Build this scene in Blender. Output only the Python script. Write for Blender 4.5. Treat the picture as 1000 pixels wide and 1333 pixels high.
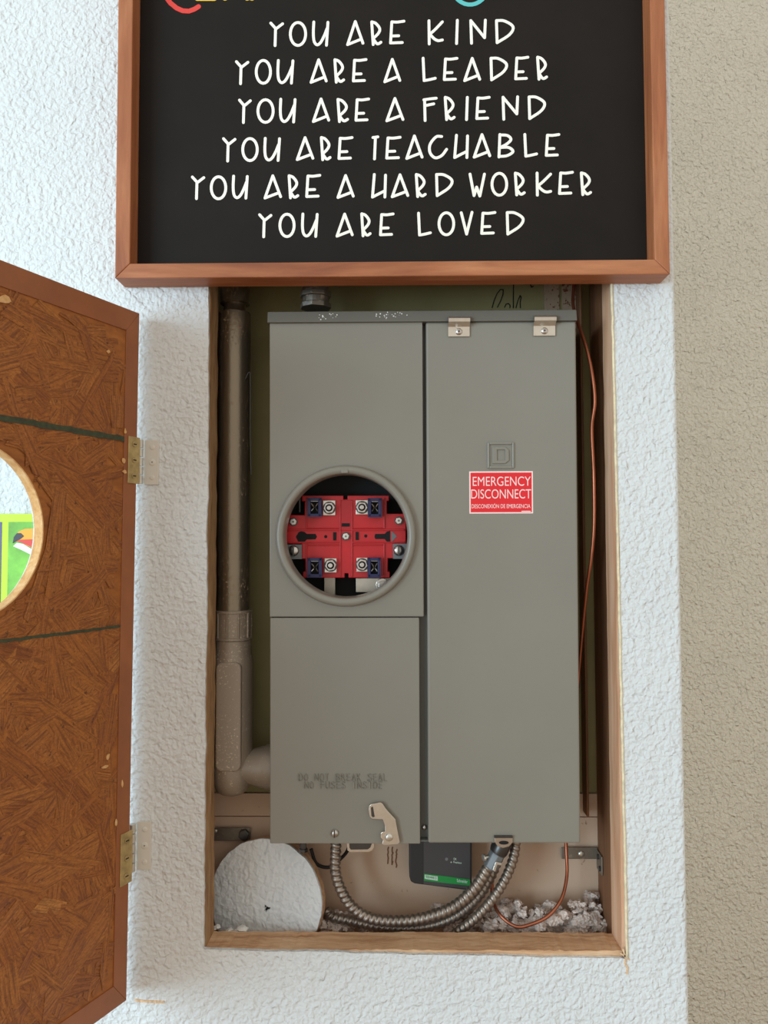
import bpy, bmesh, math, random
from mathutils import Vector, Matrix, noise as mnoise

# ------------------------------------------------------------------ clear
for o in list(bpy.data.objects):
    bpy.data.objects.remove(o, do_unlink=True)
scene = bpy.context.scene
COL = scene.collection
rnd = random.Random(7)

# ------------------------------------------------------------------ camera
F_PX, IW, IH = 1001.0, 1000.0, 1333.0
CAM = Vector((0.0, -0.9, 0.0))
PITCH, YAW, ROLL = math.radians(2.5), math.radians(0.75), -0.003
CR = Matrix.Rotation(YAW, 3, 'Z') @ Matrix.Rotation(math.pi / 2 + PITCH, 3, 'X') @ Matrix.Rotation(ROLL, 3, 'Z')
cd = bpy.data.cameras.new('camera')
cd.sensor_fit = 'VERTICAL'
cd.sensor_height = 36.0
cd.lens = 36.0 * F_PX / IH
cd.clip_start = 0.01
cam = bpy.data.objects.new('camera', cd)
cam.matrix_world = Matrix.Translation(CAM) @ CR.to_4x4()
COL.objects.link(cam)
scene.camera = cam

# ------------------------------------------------------------------ light
world = bpy.data.worlds.new('room_light')
scene.world = world
world.use_nodes = True
bg = world.node_tree.nodes['Background']
bg.inputs[0].default_value = (1.0, 0.965, 0.90, 1)
bg.inputs[1].default_value = 0.84


def area_light(name, loc, target, sx, sy, power, color):
    ld = bpy.data.lights.new(name, 'AREA')
    ld.shape = 'RECTANGLE'
    ld.size, ld.size_y = sx, sy
    ld.energy = power
    ld.color = color
    lo = bpy.data.objects.new(name, ld)
    lo.location = loc
    lo.rotation_euler = (Vector(target) - Vector(loc)).to_track_quat('-Z', 'Y').to_euler()
    COL.objects.link(lo)
    return lo


area_light('window_daylight', (-3.9, -3.5, 0.0), (-0.1, 0.0, -0.1), 3.0, 2.4, 275.0, (0.56, 0.81, 1.0))

scene.view_settings.view_transform = 'Standard'
scene.view_settings.look = 'None'
scene.view_settings.exposure = 0.0
scene.view_settings.gamma = 1.0
scene.view_settings.use_curve_mapping = False


# ------------------------------------------------------------------ measuring: where the sight line through a photo point meets a plane
def ray(px, py):
    return CR @ Vector(((px - IW / 2) / F_PX, -(py - IH / 2) / F_PX, -1.0))


def W(px, py, Y):
    d = ray(px, py)
    return CAM + d * ((Y - CAM.y) / d.y)


def S(px_len, Y):                      # size in metres of a length in photo points at depth Y
    return px_len * (Y - CAM.y) / F_PX


# ------------------------------------------------------------------ materials
def L(r, g, b):                        # sRGB 0-255 to linear
    def f(c):
        c /= 255.0
        return c / 12.92 if c <= 0.04045 else ((c + 0.055) / 1.055) ** 2.4
    return (f(r), f(g), f(b), 1.0)


class NT:
    def __init__(s, name):
        s.m = bpy.data.materials.new(name)
        s.m.use_nodes = True
        s.t = s.m.node_tree
        s.b = s.t.nodes['Principled BSDF']

    def n(s, kind, **kw):
        nd = s.t.nodes.new(kind)
        for k, v in kw.items():
            if k in nd.inputs:
                nd.inputs[k].default_value = v
            else:
                setattr(nd, k, v)
        return nd

    def l(s, a, b):
        s.t.links.new(a, b)

    def coord(s, scale=(1, 1, 1), kind='Object', rot=(0, 0, 0)):
        c = s.n('ShaderNodeTexCoord')
        mp = s.n('ShaderNodeMapping')
        mp.inputs['Scale'].default_value = scale
        mp.inputs['Rotation'].default_value = rot
        s.l(c.outputs[kind], mp.inputs[0])
        return mp.outputs[0]

    def ramp(s, src, stops):
        r = s.n('ShaderNodeValToRGB')
        e = r.color_ramp.elements
        while len(e) < len(stops):
            e.new(0.5)
        for k, (p, c) in enumerate(stops):
            e[k].position = p
            e[k].color = c
        s.l(src, r.inputs[0])
        return r.outputs[0]

    def noise(s, vec, scale, detail=4, rough=0.6, dist=0.0):
        nn = s.n('ShaderNodeTexNoise', Scale=scale, Detail=detail, Roughness=rough, Distortion=dist)
        s.l(vec, nn.inputs['Vector'])
        return nn.outputs['Fac']

    def mix(s, fac, a, b, mode='MIX'):
        m = s.n('ShaderNodeMix', data_type='RGBA', blend_type=mode)
        if isinstance(fac, (int, float)):
            m.inputs[0].default_value = fac
        else:
            s.l(fac, m.inputs[0])
        for i, v in ((6, a), (7, b)):
            if isinstance(v, (tuple, list)):
                m.inputs[i].default_value = v
            else:
                s.l(v, m.inputs[i])
        return m.outputs[2]

    def bump(s, h, strength, dist, prev=None):
        b = s.n('ShaderNodeBump', Strength=strength, Distance=dist)
        s.l(h, b.inputs['Height'])
        if prev is not None:
            s.l(prev, b.inputs['Normal'])
        return b.outputs[0]


def plain(name, col, rough=0.5, metal=0.0, var=0.0, vscale=60, bump=0.0, bscale=300, coat=0.0):
    m = NT(name)
    b = m.b
    b.inputs['Roughness'].default_value = rough
    b.inputs['Metallic'].default_value = metal
    b.inputs['Base Color'].default_value = col
    if coat:
        b.inputs['Coat Weight'].default_value = coat
    v = m.coord()
    if var:
        f = m.noise(v, vscale, 5)
        dark = tuple(c * (1 - var) for c in col[:3]) + (1,)
        lite = tuple(min(1, c * (1 + var)) for c in col[:3]) + (1,)
        m.l(m.ramp(f, [(0.3, dark), (0.7, lite)]), b.inputs['Base Color'])
    if bump:
        m.l(m.bump(m.noise(v, bscale, 3), bump, 0.001), b.inputs['Normal'])
    return m.m


def stucco(name, col, scale=180, amount=1.0):
    m = NT(name)
    v = m.coord()
    m.b.inputs['Roughness'].default_value = 0.62
    f = m.noise(v, 6, 3)
    d = tuple(c * 0.95 for c in col[:3]) + (1,)
    m.l(m.ramp(f, [(0.35, d), (0.65, col)]), m.b.inputs['Base Color'])
    a = m.noise(v, scale, 1.5, 0.45, 0.35)
    n1 = m.bump(a, 0.8 * amount, 0.0042)
    c = m.noise(v, scale * 0.45, 1.0, 0.5, 0.5)
    cr = m.ramp(c, [(0.40, (0, 0, 0, 1)), (0.62, (1, 1, 1, 1))])
    n2 = m.bump(cr, 0.35 * amount, 0.0016, n1)
    m.l(n2, m.b.inputs['Normal'])
    return m.m


def wood(name, c1, c2, c3, stretch, scale=1.0, rough=0.55, knots=False, bump=0.25):
    # stretch: per-axis scale; the small component is the grain direction
    m = NT(name)
    v = m.coord(stretch)
    f = m.noise(v, 9 * scale, 6, 0.62, 0.8)
    col = m.ramp(f, [(0.28, c1), (0.5, c2), (0.72, c3)])
    fine = m.noise(v, 42 * scale, 4, 0.6, 0.2)
    col = m.mix(m.ramp(fine, [(0.35, (0.22, 0.22, 0.22, 1)), (0.6, (0, 0, 0, 1))]), col, tuple(x * 0.62 for x in c1[:3]) + (1,))
    if knots:
        vv = m.coord((1, 1, 1))
        vo = m.n('ShaderNodeTexVoronoi', Scale=knots)
        m.l(vv, vo.inputs['Vector'])
        kn = m.ramp(vo.outputs['Distance'], [(0.035, (1, 1, 1, 1)), (0.085, (0, 0, 0, 1))])
        col = m.mix(kn, col, tuple(x * 0.35 for x in c1[:3]) + (1,))
    m.l(col, m.b.inputs['Base Color'])
    m.b.inputs['Roughness'].default_value = rough
    m.l(m.bump(f, bump, 0.001), m.b.inputs['Normal'])
    return m.m


def dusty_metal(name, base, dust, metal, rough, thr, scale):
    m = NT(name)
    v = m.coord()
    sp = m.noise(v, scale, 3, 0.65)
    big = m.noise(v, 14, 3)
    ma = m.n('ShaderNodeMath', operation='MULTIPLY_ADD')
    m.l(big, ma.inputs[0])
    ma.inputs[1].default_value = 0.35
    m.l(sp, ma.inputs[2])
    fac = m.ramp(ma.outputs[0], [(thr, (0, 0, 0, 1)), (thr + 0.07, (1, 1, 1, 1))])
    m.l(m.mix(fac, base, dust), m.b.inputs['Base Color'])
    inv = m.ramp(fac, [(0, (metal,) * 3 + (1,)), (1, (0, 0, 0, 1))])
    m.l(inv, m.b.inputs['Metallic'])
    rr = m.ramp(fac, [(0, (rough,) * 3 + (1,)), (1, (0.9, 0.9, 0.9, 1))])
    m.l(rr, m.b.inputs['Roughness'])
    m.l(m.bump(sp, 0.25, 0.001), m.b.inputs['Normal'])
    return m.m


M = {}
M['stucco'] = stucco('white_stucco_paint', L(221, 222, 219))
M['stucco_far'] = stucco('far_stucco_paint', L(226, 222, 206), 180, 1.7)
M['stucco_disc'] = stucco('disc_stucco_paint', L(224, 227, 226), 150, 0.9)
M['plaster_edge'] = plain('plaster_edge', L(225, 222, 215), 0.8, 0, 0.15, 90, 0.4, 200)
M['frame_h'] = wood('walnut_rail_h', L(138, 74, 42), L(170, 102, 62), L(192, 126, 84), (0.10, 1, 1), 4.0, 0.5, 5.0, 0.25)
M['frame_v'] = wood('walnut_rail_v', L(138, 74, 42), L(170, 102, 62), L(192, 126, 84), (1, 1, 0.10), 4.0, 0.5, 4.3, 0.25)
M['chalk'] = plain('black_board', L(27, 21, 16), 0.62, 0, 0.22, 9)
M['chalk'].node_tree.nodes['Principled BSDF'].inputs['Specular IOR Level'].default_value = 0.2
M['letter'] = plain('cream_paint', L(250, 244, 228), 0.6)
M['red_paint'] = plain('red_letter_paint', L(222, 62, 52), 0.6)
M['yellow_paint'] = plain('yellow_letter_paint', L(240, 196, 70), 0.6)
M['teal_paint'] = plain('teal_letter_paint', L(92, 190, 186), 0.6)
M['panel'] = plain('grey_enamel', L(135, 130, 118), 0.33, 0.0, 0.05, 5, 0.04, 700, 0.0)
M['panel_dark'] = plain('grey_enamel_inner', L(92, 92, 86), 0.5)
M['cap'] = plain('grey_enamel_shaded', L(104, 101, 92), 0.4, 0.0, 0.05, 9)  # panel enamel darkened: the shade on the cap is put into the colour
M['black_in'] = plain('socket_interior', L(38, 38, 38), 0.7)
M['red_plastic'] = plain('red_moulded_plastic', L(200, 22, 30), 0.38, 0, 0.07, 40)
M['red_deep'] = plain('red_plastic_recess', L(184, 18, 26), 0.42, 0, 0.06, 40)
M['blue'] = plain('navy_plastic', L(26, 28, 78), 0.4)
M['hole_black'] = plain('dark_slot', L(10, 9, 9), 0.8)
M['zinc'] = plain('zinc_plate', L(212, 208, 198), 0.3, 0.85, 0.1, 70, 0.1, 300)
M['nickel'] = plain('nickel_latch', L(208, 196, 180), 0.34, 0.8, 0.08, 60, 0.08, 300)
M['steel'] = plain('bright_steel', L(196, 190, 182), 0.28, 0.95, 0.1, 120)
M['flex'] = plain('flex_steel', L(158, 146, 134), 0.42, 0.9, 0.25, 45)
M['greyplate'] = plain('grey_tab', L(118, 120, 120), 0.5, 0.3, 0.08, 60)
M['alu'] = plain('aluminium_bar', L(196, 186, 170), 0.4, 0.7, 0.1, 60)
M['dark_fit'] = plain('dark_fitting', L(84, 82, 80), 0.35, 0.8, 0.1, 60)
M['copper'] = plain('copper_wire', L(176, 106, 78), 0.36, 0.85, 0.2, 40)
M['sticker'] = plain('red_sticker', L(232, 30, 40), 0.35, 0, 0.03, 90)
M['sticker_w'] = plain('white_print', L(252, 224, 218), 0.45)
M['dev_body'] = plain('black_plastic_case', L(40, 41, 43), 0.4)
M['dev_face'] = plain('charcoal_face', L(66, 64, 65), 0.42)
M['dev_green'] = plain('green_band', L(24, 138, 62), 0.45)
M['dev_print'] = plain('pale_print', L(196, 214, 198), 0.5)
M['pipe'] = dusty_metal('dusty_steel_pipe', L(132, 119, 100), L(150, 130, 104), 0.85, 0.33, 0.78, 330)
M['lb'] = dusty_metal('dusty_grey_casting', L(146, 132, 116), L(196, 180, 156), 0.3, 0.45, 0.79, 420)
M['strap'] = dusty_metal('dusty_strap', L(128, 120, 108), L(150, 132, 108), 0.7, 0.4, 0.78, 200)
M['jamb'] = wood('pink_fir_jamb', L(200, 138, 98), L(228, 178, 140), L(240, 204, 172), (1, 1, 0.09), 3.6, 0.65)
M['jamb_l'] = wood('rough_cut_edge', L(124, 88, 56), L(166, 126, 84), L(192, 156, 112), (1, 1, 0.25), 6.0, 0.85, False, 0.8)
M['sillw'] = wood('fir_sill', L(170, 118, 80), L(218, 174, 132), L(232, 198, 160), (0.16, 1, 1), 8.0, 0.8, False, 1.0)
M['stud'] = wood('brown_shaded_stud', L(96, 60, 36), L(130, 86, 54), L(156, 108, 70), (1, 1, 0.09), 3.0, 0.7)
M['paper_edge'] = plain('drywall_paper_edge', L(228, 212, 176), 0.85, 0, 0.2, 120, 0.4, 300)
M['sheath_up'] = plain('olive_sheathing', L(146, 136, 92), 0.8, 0, 0.14, 8, 0.1, 80)
M['sheath_low'] = dusty_metal('tan_sheathing', L(200, 170, 144), L(120, 88, 62), 0.0, 0.8, 0.86, 60)
M['paper'] = dusty_metal('speckled_paper', L(172, 148, 122), L(110, 66, 42), 0.0, 0.8, 0.74, 220)
M['ink'] = plain('dark_ink', L(22, 18, 16), 0.7)
M['rust'] = plain('rusty_scuff', L(220, 184, 146), 0.8, 0, 0.3, 400)
M['trim_brown'] = plain('brown_trim_paint', L(150, 88, 48), 0.5, 0, 0.14, 22, 0.1, 120)
M['cut_osb'] = wood('fresh_cut_edge', L(196, 138, 80), L(222, 172, 112), L(236, 196, 144), (1, 1, 1), 8.0, 0.85, False, 0.6)
M['green_mark'] = plain('green_marker', L(62, 66, 42), 0.7, 0, 0.35, 200)
M['brass'] = plain('aged_brass', L(190, 164, 112), 0.35, 0.6, 0.25, 90)
M['hinge_paint'] = plain('painted_hinge', L(214, 206, 192), 0.5)
M['hinge_pin'] = plain('hinge_barrel', L(200, 192, 178), 0.3, 0.6, 0.1, 90)
M['fluff'] = plain('grey_insulation', L(214, 198, 186), 0.95, 0, 0.25, 60, 0.8, 500)
M['lime'] = plain('lime_print', L(200, 226, 40), 0.5)
M['leafy'] = plain('leafy_print', L(128, 196, 62), 0.5, 0, 0.45, 18)
M['purple'] = plain('purple_print', L(98, 92, 150), 0.5)
M['orange'] = plain('orange_print', L(250, 172, 40), 0.5)
M['bill_red'] = plain('scarlet_print', L(226, 70, 52), 0.5)
M['bill_black'] = plain('black_print', L(60, 58, 62), 0.5)
M['white_print'] = plain('white_bird_print', L(240, 240, 226), 0.5)
M['floor'] = wood('oak_floor', L(140, 104, 70), L(168, 130, 92), L(186, 150, 110), (0.1, 1, 1), 2.0, 0.5)


def osb_material():
    m = NT('oriented_strand')
    at = m.n('ShaderNodeAttribute', attribute_name='tone')
    uv = m.coord((1, 1, 1), 'UV')
    mp = m.n('ShaderNodeMapping')
    mp.inputs['Scale'].default_value = (22, 420, 1)
    m.l(uv, mp.inputs[0])
    g = m.noise(mp.outputs[0], 1.0, 4, 0.65, 0.4)
    base = m.ramp(at.outputs['Fac'], [(0.0, L(138, 74, 22)), (0.35, L(166, 96, 32)), (0.7, L(182, 112, 42)), (1.0, L(204, 138, 66))])
    dark = m.mix(m.ramp(g, [(0.38, (0.7, 0.7, 0.7, 1)), (0.56, (0, 0, 0, 1))]), base, L(98, 48, 16))
    ob = m.coord()
    pits = m.noise(ob, 110, 4, 0.7)
    col = m.mix(m.ramp(pits, [(0.31, (0.85, 0.85, 0.85, 1)), (0.38, (0, 0, 0, 1))]), dark, L(46, 20, 8))
    fuzz = m.noise(m.coord((1, 1, 2.2)), 240, 5, 0.75)
    col = m.mix(m.ramp(fuzz, [(0.38, (0.5, 0.5, 0.5, 1)), (0.54, (0, 0, 0, 1))]), col, L(112, 56, 16))
    col = m.mix(m.ramp(fuzz, [(0.60, (0, 0, 0, 1)), (0.74, (0.5, 0.5, 0.5, 1))]), col, L(206, 140, 72))
    m.l(col, m.b.inputs['Base Color'])
    m.b.inputs['Roughness'].default_value = 0.6
    n1 = m.bump(g, 0.8, 0.0014)
    m.l(m.bump(pits, 0.6, 0.0016, n1), m.b.inputs['Normal'])
    return m.m


M['osb'] = osb_material()
M['osb_base'] = wood('strand_board_core', L(134, 72, 22), L(162, 94, 32), L(182, 112, 46), (0.5, 1, 1), 5.0, 0.65, False, 0.6)


# ------------------------------------------------------------------ mesh helpers
class MB:
    def __init__(s):
        s.v, s.f = [], []

    def add(s, vs, fs):
        k = len(s.v)
        s.v += [tuple(p) for p in vs]
        s.f += [tuple(i + k for i in f) for f in fs]
        return s

    def box(s, x0, x1, y0, y1, z0, z1):
        x0, x1 = min(x0, x1), max(x0, x1)
        y0, y1 = min(y0, y1), max(y0, y1)
        z0, z1 = min(z0, z1), max(z0, z1)
        vs = [(x0, y0, z0), (x1, y0, z0), (x1, y1, z0), (x0, y1, z0), (x0, y0, z1), (x1, y0, z1), (x1, y1, z1), (x0, y1, z1)]
        return s.add(vs, [(0, 3, 2, 1), (4, 5, 6, 7), (0, 1, 5, 4), (1, 2, 6, 5), (2, 3, 7, 6), (3, 0, 4, 7)])

    def prism(s, poly, y0, y1):        # poly: (x, z) list; front at y0 (towards the viewer, smaller y)
        a = sum(poly[i][0] * poly[(i + 1) % len(poly)][1] - poly[(i + 1) % len(poly)][0] * poly[i][1] for i in range(len(poly)))
        if a < 0:
            poly = poly[::-1]
        n = len(poly)
        y0, y1 = min(y0, y1), max(y0, y1)
        vs = [(x, y0, z) for x, z in poly] + [(x, y1, z) for x, z in poly]
        fs = [tuple(range(n)), tuple(range(2 * n - 1, n - 1, -1))]
        fs += [(j, i, i + n, j + n) for i, j in ((i, (i + 1) % n) for i in range(n))]
        return s.add(vs, fs)

    def tube(s, path, r, n=12, caps=True, rfun=None):
        path = [Vector(p) for p in path]
        m = len(path)
        up = Vector((0.13, 0.97, 0.21)).normalized()
        vs, fs, dist = [], [], 0.0
        nrm = None
        for i, p in enumerate(path):
            t = (path[min(i + 1, m - 1)] - path[max(i - 1, 0)]).normalized()
            if nrm is None:
                nrm = t.cross(up)
                if nrm.length < 1e-4:
                    nrm = t.cross(Vector((1, 0, 0)))
            nrm = (nrm - t * nrm.dot(t)).normalized()
            b = t.cross(nrm)
            if i:
                dist += (p - path[i - 1]).length
            for k in range(n):
                a = 2 * math.pi * k / n
                rr = rfun(dist, a) if rfun else (r[i] if isinstance(r, (list, tuple)) else r)
                vs.append(p + (nrm * math.cos(a) + b * math.sin(a)) * rr)
        for i in range(m - 1):
            for k in range(n):
                k2 = (k + 1) % n
                fs.append((i * n + k, i * n + k2, (i + 1) * n + k2, (i + 1) * n + k))
        if caps:
            fs.append(tuple(range(n - 1, -1, -1)))
            fs.append(tuple((m - 1) * n + k for k in range(n)))
        return s.add(vs, fs)

    def lathe_y(s, cx, cz, prof, n=48, close=False):   # prof: (radius, y)
        vs, fs = [], []
        m = len(prof)
        for i in range(n):
            a = 2 * math.pi * i / n
            for r, y in prof:
                vs.append((cx + r * math.cos(a), y, cz + r * math.sin(a)))
        for i in range(n):
            j = (i + 1) % n
            for k in range(m - 1 if not close else m):
                k2 = (k + 1) % m
                fs.append((i * m + k, i * m + k2, j * m + k2, j * m + k))
        if not close and prof[0][0] > 1e-6:
            pass
        return s.add(vs, fs)

    def cyl_y(s, cx, cz, r, y0, y1, n=20):
        return s.prism([(cx + r * math.cos(2 * math.pi * k / n), cz + r * math.sin(2 * math.pi * k / n)) for k in range(n)], y0, y1)

    def dome_y(s, cx, cz, r, y0, h, n=16):             # screw head bulging towards -y
        s.lathe_y(cx, cz, [(r, y0), (r, y0 - h * 0.25), (r * 0.8, y0 - h * 0.75), (r * 0.4, y0 - h * 0.97), (0.00001, y0 - h)], n)
        return s


def smooth_path(pts, per=14):
    pts = [Vector(p) for p in pts]
    out = []
    P = [pts[0] * 2 - pts[1]] + pts + [pts[-1] * 2 - pts[-2]]
    for i in range(1, len(P) - 2):
        p0, p1, p2, p3 = P[i - 1:i + 3]
        for k in range(per):
            t = k / per
            out.append(0.5 * ((2 * p1) + (p2 - p0) * t + (2 * p0 - 5 * p1 + 4 * p2 - p3) * t * t + (3 * p1 - p0 - 3 * p2 + p3) * t ** 3))
    out.append(pts[-1])
    return out


def resample(path, step):
    out, acc = [path[0]], 0.0
    for a, b in zip(path, path[1:]):
        seg = (b - a).length
        while acc + seg >= step:
            a = a + (b - a) * ((step - acc) / seg)
            seg = (b - a).length
            out.append(a.copy())
            acc = 0.0
        acc += seg
    return out


def build(name, mb, mat, parent=None, smooth=False, bevel=0.0, segs=2, label=None, cat=None, group=None, kind=None, recalc=True):
    me = bpy.data.meshes.new(name)
    vs = mb.v
    o = bpy.data.objects.new(name, me)
    if parent is None:                 # a thing of one mesh: origin at the middle of its base
        xs, ys, zs = zip(*vs)
        c = Vector(((min(xs) + max(xs)) / 2, (min(ys) + max(ys)) / 2, min(zs)))
        o.location = c
        vs = [(x - c.x, y - c.y, z - c.z) for x, y, z in vs]
    me.from_pydata(vs, [], mb.f)
    if recalc:
        bm = bmesh.new()
        bm.from_mesh(me)
        bmesh.ops.remove_doubles(bm, verts=bm.verts, dist=1e-7)
        bmesh.ops.recalc_face_normals(bm, faces=bm.faces)
        bm.to_mesh(me)
        bm.free()
    me.materials.append(mat)
    COL.objects.link(o)
    if parent is not None:
        o.parent = parent
        if parent.get('shift'):        # root Empty without rotation: its parts are given in room coordinates
            o.location = -parent.location
        elif parent.type == 'MESH' and parent.parent is None:
            o.location = -parent.location
    if smooth:
        for p in me.polygons:
            p.use_smooth = True
        if smooth != 'all':
            md = o.modifiers.new('edges', 'EDGE_SPLIT')
            md.split_angle = math.radians(40)
    if bevel:
        md = o.modifiers.new('bevel', 'BEVEL')
        md.width = bevel
        md.segments = segs
        md.limit_method = 'ANGLE'
        md.angle_limit = math.radians(40)
    for k, v in (('label', label), ('category', cat), ('group', group), ('kind', kind)):
        if v:
            o[k] = v
    return o


def thing(name, loc, label, cat, group=None, shift=True):
    o = bpy.data.objects.new(name, None)
    o.empty_display_size = 0.05
    o.location = loc
    o['label'] = label
    o['category'] = cat
    if group:
        o['group'] = group
    if shift:
        o['shift'] = 1
    COL.objects.link(o)
    return o


def stroke_mesh(mb, lines, wid, y_front, y_back, to3=None):
    # lines: polylines of (x, z); round-ended ribbons with a little thickness
    for ln in lines:
        n = 10
        ln = [Vector((a, b)) for a, b in ln]
        left, right = [], []
        for i, p in enumerate(ln):
            t = (ln[min(i + 1, len(ln) - 1)] - ln[max(i - 1, 0)])
            t = t.normalized() if t.length > 0 else Vector((1, 0))
            nn = Vector((-t.y, t.x)) * (wid / 2)
            # limit for sharp corners: split them
            left.append(p + nn)
            right.append(p - nn)
        for a, b in zip(ln, ln[1:]):
            d = (b - a)
            if d.length < 1e-9:
                continue
            d.normalize()
            nn = Vector((-d.y, d.x)) * (wid / 2)
            ang = math.atan2(d.y, d.x)
            poly = []
            for k in range(7):
                q = ang - math.pi / 2 + math.pi * k / 6
                poly.append((b.x + math.cos(q) * wid / 2, b.y + math.sin(q) * wid / 2))
            for k in range(7):
                q = ang + math.pi / 2 + math.pi * k / 6
                poly.append((a.x + math.cos(q) * wid / 2, a.y + math.sin(q) * wid / 2))
            mb.prism(poly, y_front, y_back)
            y_front -= 0.000004
    return mb


def font_part(text, x0, z0, width, height, y_front, depth, bold=0.0):
    # flat lettering in the program's own plain face, fitted into a box
    cu = bpy.data.curves.new('t', 'FONT')
    cu.body = text
    cu.size = 1.0
    cu.offset = bold
    ob = bpy.data.objects.new('t', cu)
    COL.objects.link(ob)
    dg = bpy.context.evaluated_depsgraph_get()
    dg.update()
    me = bpy.data.meshes.new_from_object(ob.evaluated_get(dg))
    xs = [v.co.x for v in me.vertices]
    ys = [v.co.y for v in me.vertices]
    ax, bx, ay, by = min(xs), max(xs), min(ys), max(ys)
    mb = MB()
    vs = [(x0 + (v.co.x - ax) / (bx - ax) * width, y_front, z0 + (v.co.y - ay) / (by - ay) * height) for v in me.vertices]
    n = len(vs)
    fs = [tuple(p.vertices) for p in me.polygons]
    cnt = {}
    for f in fs:
        for a, b in zip(f, f[1:] + f[:1]):
            cnt[(a, b)] = 1
    side = [(b, a, a + n, b + n) for (a, b) in cnt if (b, a) not in cnt]
    mb.add(vs + [(x, y + depth, z) for x, y, z in vs], fs + side)
    bpy.data.objects.remove(ob, do_unlink=True)
    bpy.data.curves.remove(cu)
    bpy.data.meshes.remove(me)
    return mb


# ------------------------------------------------------------------ the setting
BACK = 0.118                     # sheathing at the back of the recess
LIP = 0.046                      # depth of the rough lip round the recess
xl = W(268.5, 800, 0).x
xr = W(806, 800, 0).x
zb = W(540, 1241, 0).z
zt = W(540, 322, 0).z
xcorner = W(889, 850, 0).x
FARY = 0.62


def jag(pts_a, pts_b, n, amp):
    out = []
    a, b = Vector(pts_a), Vector(pts_b)
    d = (b - a).normalized()
    nn = Vector((-d.y, d.x))
    w = 0.0
    for k in range(n):
        w = 0.75 * w + rnd.uniform(-amp, amp)
        e = w if 0 < k else 0
        out.append(tuple(a + (b - a) * (k / n) + nn * e))
    return out


def wall_with_opening():
    hole = []
    # slightly out of true: the hand-cut opening widens to the bottom right
    c = [(xl - 0.0005, zb + 0.004), (xr + 0.0035, zb - 0.0055), (xr - 0.002, zt), (xl + 0.0005, zt)]
    for i in range(4):
        hole += jag(c[i], c[(i + 1) % 4], 110 if i % 2 else 70, 0.0006)
    outer = []
    x0, x1, z0, z1 = -1.5, xcorner - 0.006, -1.35, 1.15
    oc = [(x0, z0), (x1, z0), (x1, z1), (x0, z1)]
    for i in range(4):
        a, b = Vector(oc[i]), Vector(oc[(i + 1) % 4])
        for k in range(16):
            outer.append(tuple(a + (b - a) * k / 16))
    bm = bmesh.new()

    def loop(pts, y):
        vs = [bm.verts.new((x, y, z)) for x, z in pts]
        return vs, [bm.edges.new((vs[i], vs[(i + 1) % len(vs)])) for i in range(len(vs))]
    hv, he = loop(hole, 0.0)
    ov, oe = loop(outer, 0.0)
    bmesh.ops.triangle_fill(bm, use_beauty=True, edges=he + oe)
    bv = [bm.verts.new((v.co.x, 0.005, v.co.z)) for v in hv]
    for i in range(len(hv)):
        j = (i + 1) % len(hv)
        bm.faces.new((hv[i], hv[j], bv[j], bv[i]))
    # rounded outer corner and the return towards the far wall
    prof = []
    for k in range(7):
        a = math.pi / 2 * k / 6
        prof.append((x1 + 0.006 * math.sin(a), 0.006 - 0.006 * math.cos(a)))
    prof.append((x1 + 0.006, FARY))
    lo = [bm.verts.new((x, y, z0)) for x, y in prof]
    hi = [bm.verts.new((x, y, z1)) for x, y in prof]
    for i in range(len(prof) - 1):
        bm.faces.new((lo[i], lo[i + 1], hi[i + 1], hi[i]))
    bmesh.ops.recalc_face_normals(bm, faces=bm.faces)
    me = bpy.data.meshes.new('wall_front')
    bm.to_mesh(me)
    bm.free()
    me.materials.append(M['stucco'])
    o = bpy.data.objects.new('wall_front', me)
    COL.objects.link(o)
    o['kind'] = 'structure'
    return o


wall_front = wall_with_opening()
wall_right = build('wall_right', MB().box(xcorner - 0.2, 2.2, FARY, FARY + 0.05, -1.35, 1.15), M['stucco_far'], kind='structure')
floor = build('floor', MB().box(-3.2, 2.4, -4.2, 0.9, -1.40, -1.35), M['floor'], kind='structure')

zfloor = zb - 0.055
wall_back = build('wall_back', MB().box(xl - 0.10, xr + 0.05, BACK, BACK + 0.012, W(320, 1031, BACK).z, zt + 0.05), M['sheath_up'], kind='structure')
wall_back_middle = build('wall_back_middle', MB().box(xl - 0.10, xr + 0.05, BACK - 0.003, BACK + 0.012, W(320, 1061, BACK).z, W(320, 1032, BACK).z), M['sheath_low'], kind='structure')
wall_back_lower = build('wall_back_lower', MB().box(xl - 0.10, xr + 0.05, BACK - 0.003, BACK + 0.012, zfloor - 0.02, W(320, 1061, BACK).z - 0.0012), M['sheath_low'], kind='structure')


def rough_box(x0, x1, y0, y1, z0, z1, axis, n, amp):
    # a sawn board whose long faces wander a little
    mb = MB()
    rings = []
    for k in range(n + 1):
        t = k / n
        j = [rnd.uniform(-amp, amp) for _ in range(4)]
        if axis == 'z':
            z = z0 + (z1 - z0) * t
            rings.append([(x0 + j[0], y0, z), (x1 + j[1], y0, z), (x1 + j[2], y1, z), (x0 + j[3], y1, z)])
        else:
            x = x0 + (x1 - x0) * t
            rings.append([(x, y0, z0 + j[0]), (x, y0, z1 + j[1]), (x, y1, z1 + j[2]), (x, y1, z0 + j[3])])
    vs = [p for r in rings for p in r]
    fs = []
    for k in range(n):
        for q in range(4):
            q2 = (q + 1) % 4
            fs.append((k * 4 + q, k * 4 + q2, k * 4 + 4 + q2, k * 4 + 4 + q))
    fs += [(3, 2, 1, 0), tuple(n * 4 + q for q in range(4))]
    return mb.add(vs, fs)


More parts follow.
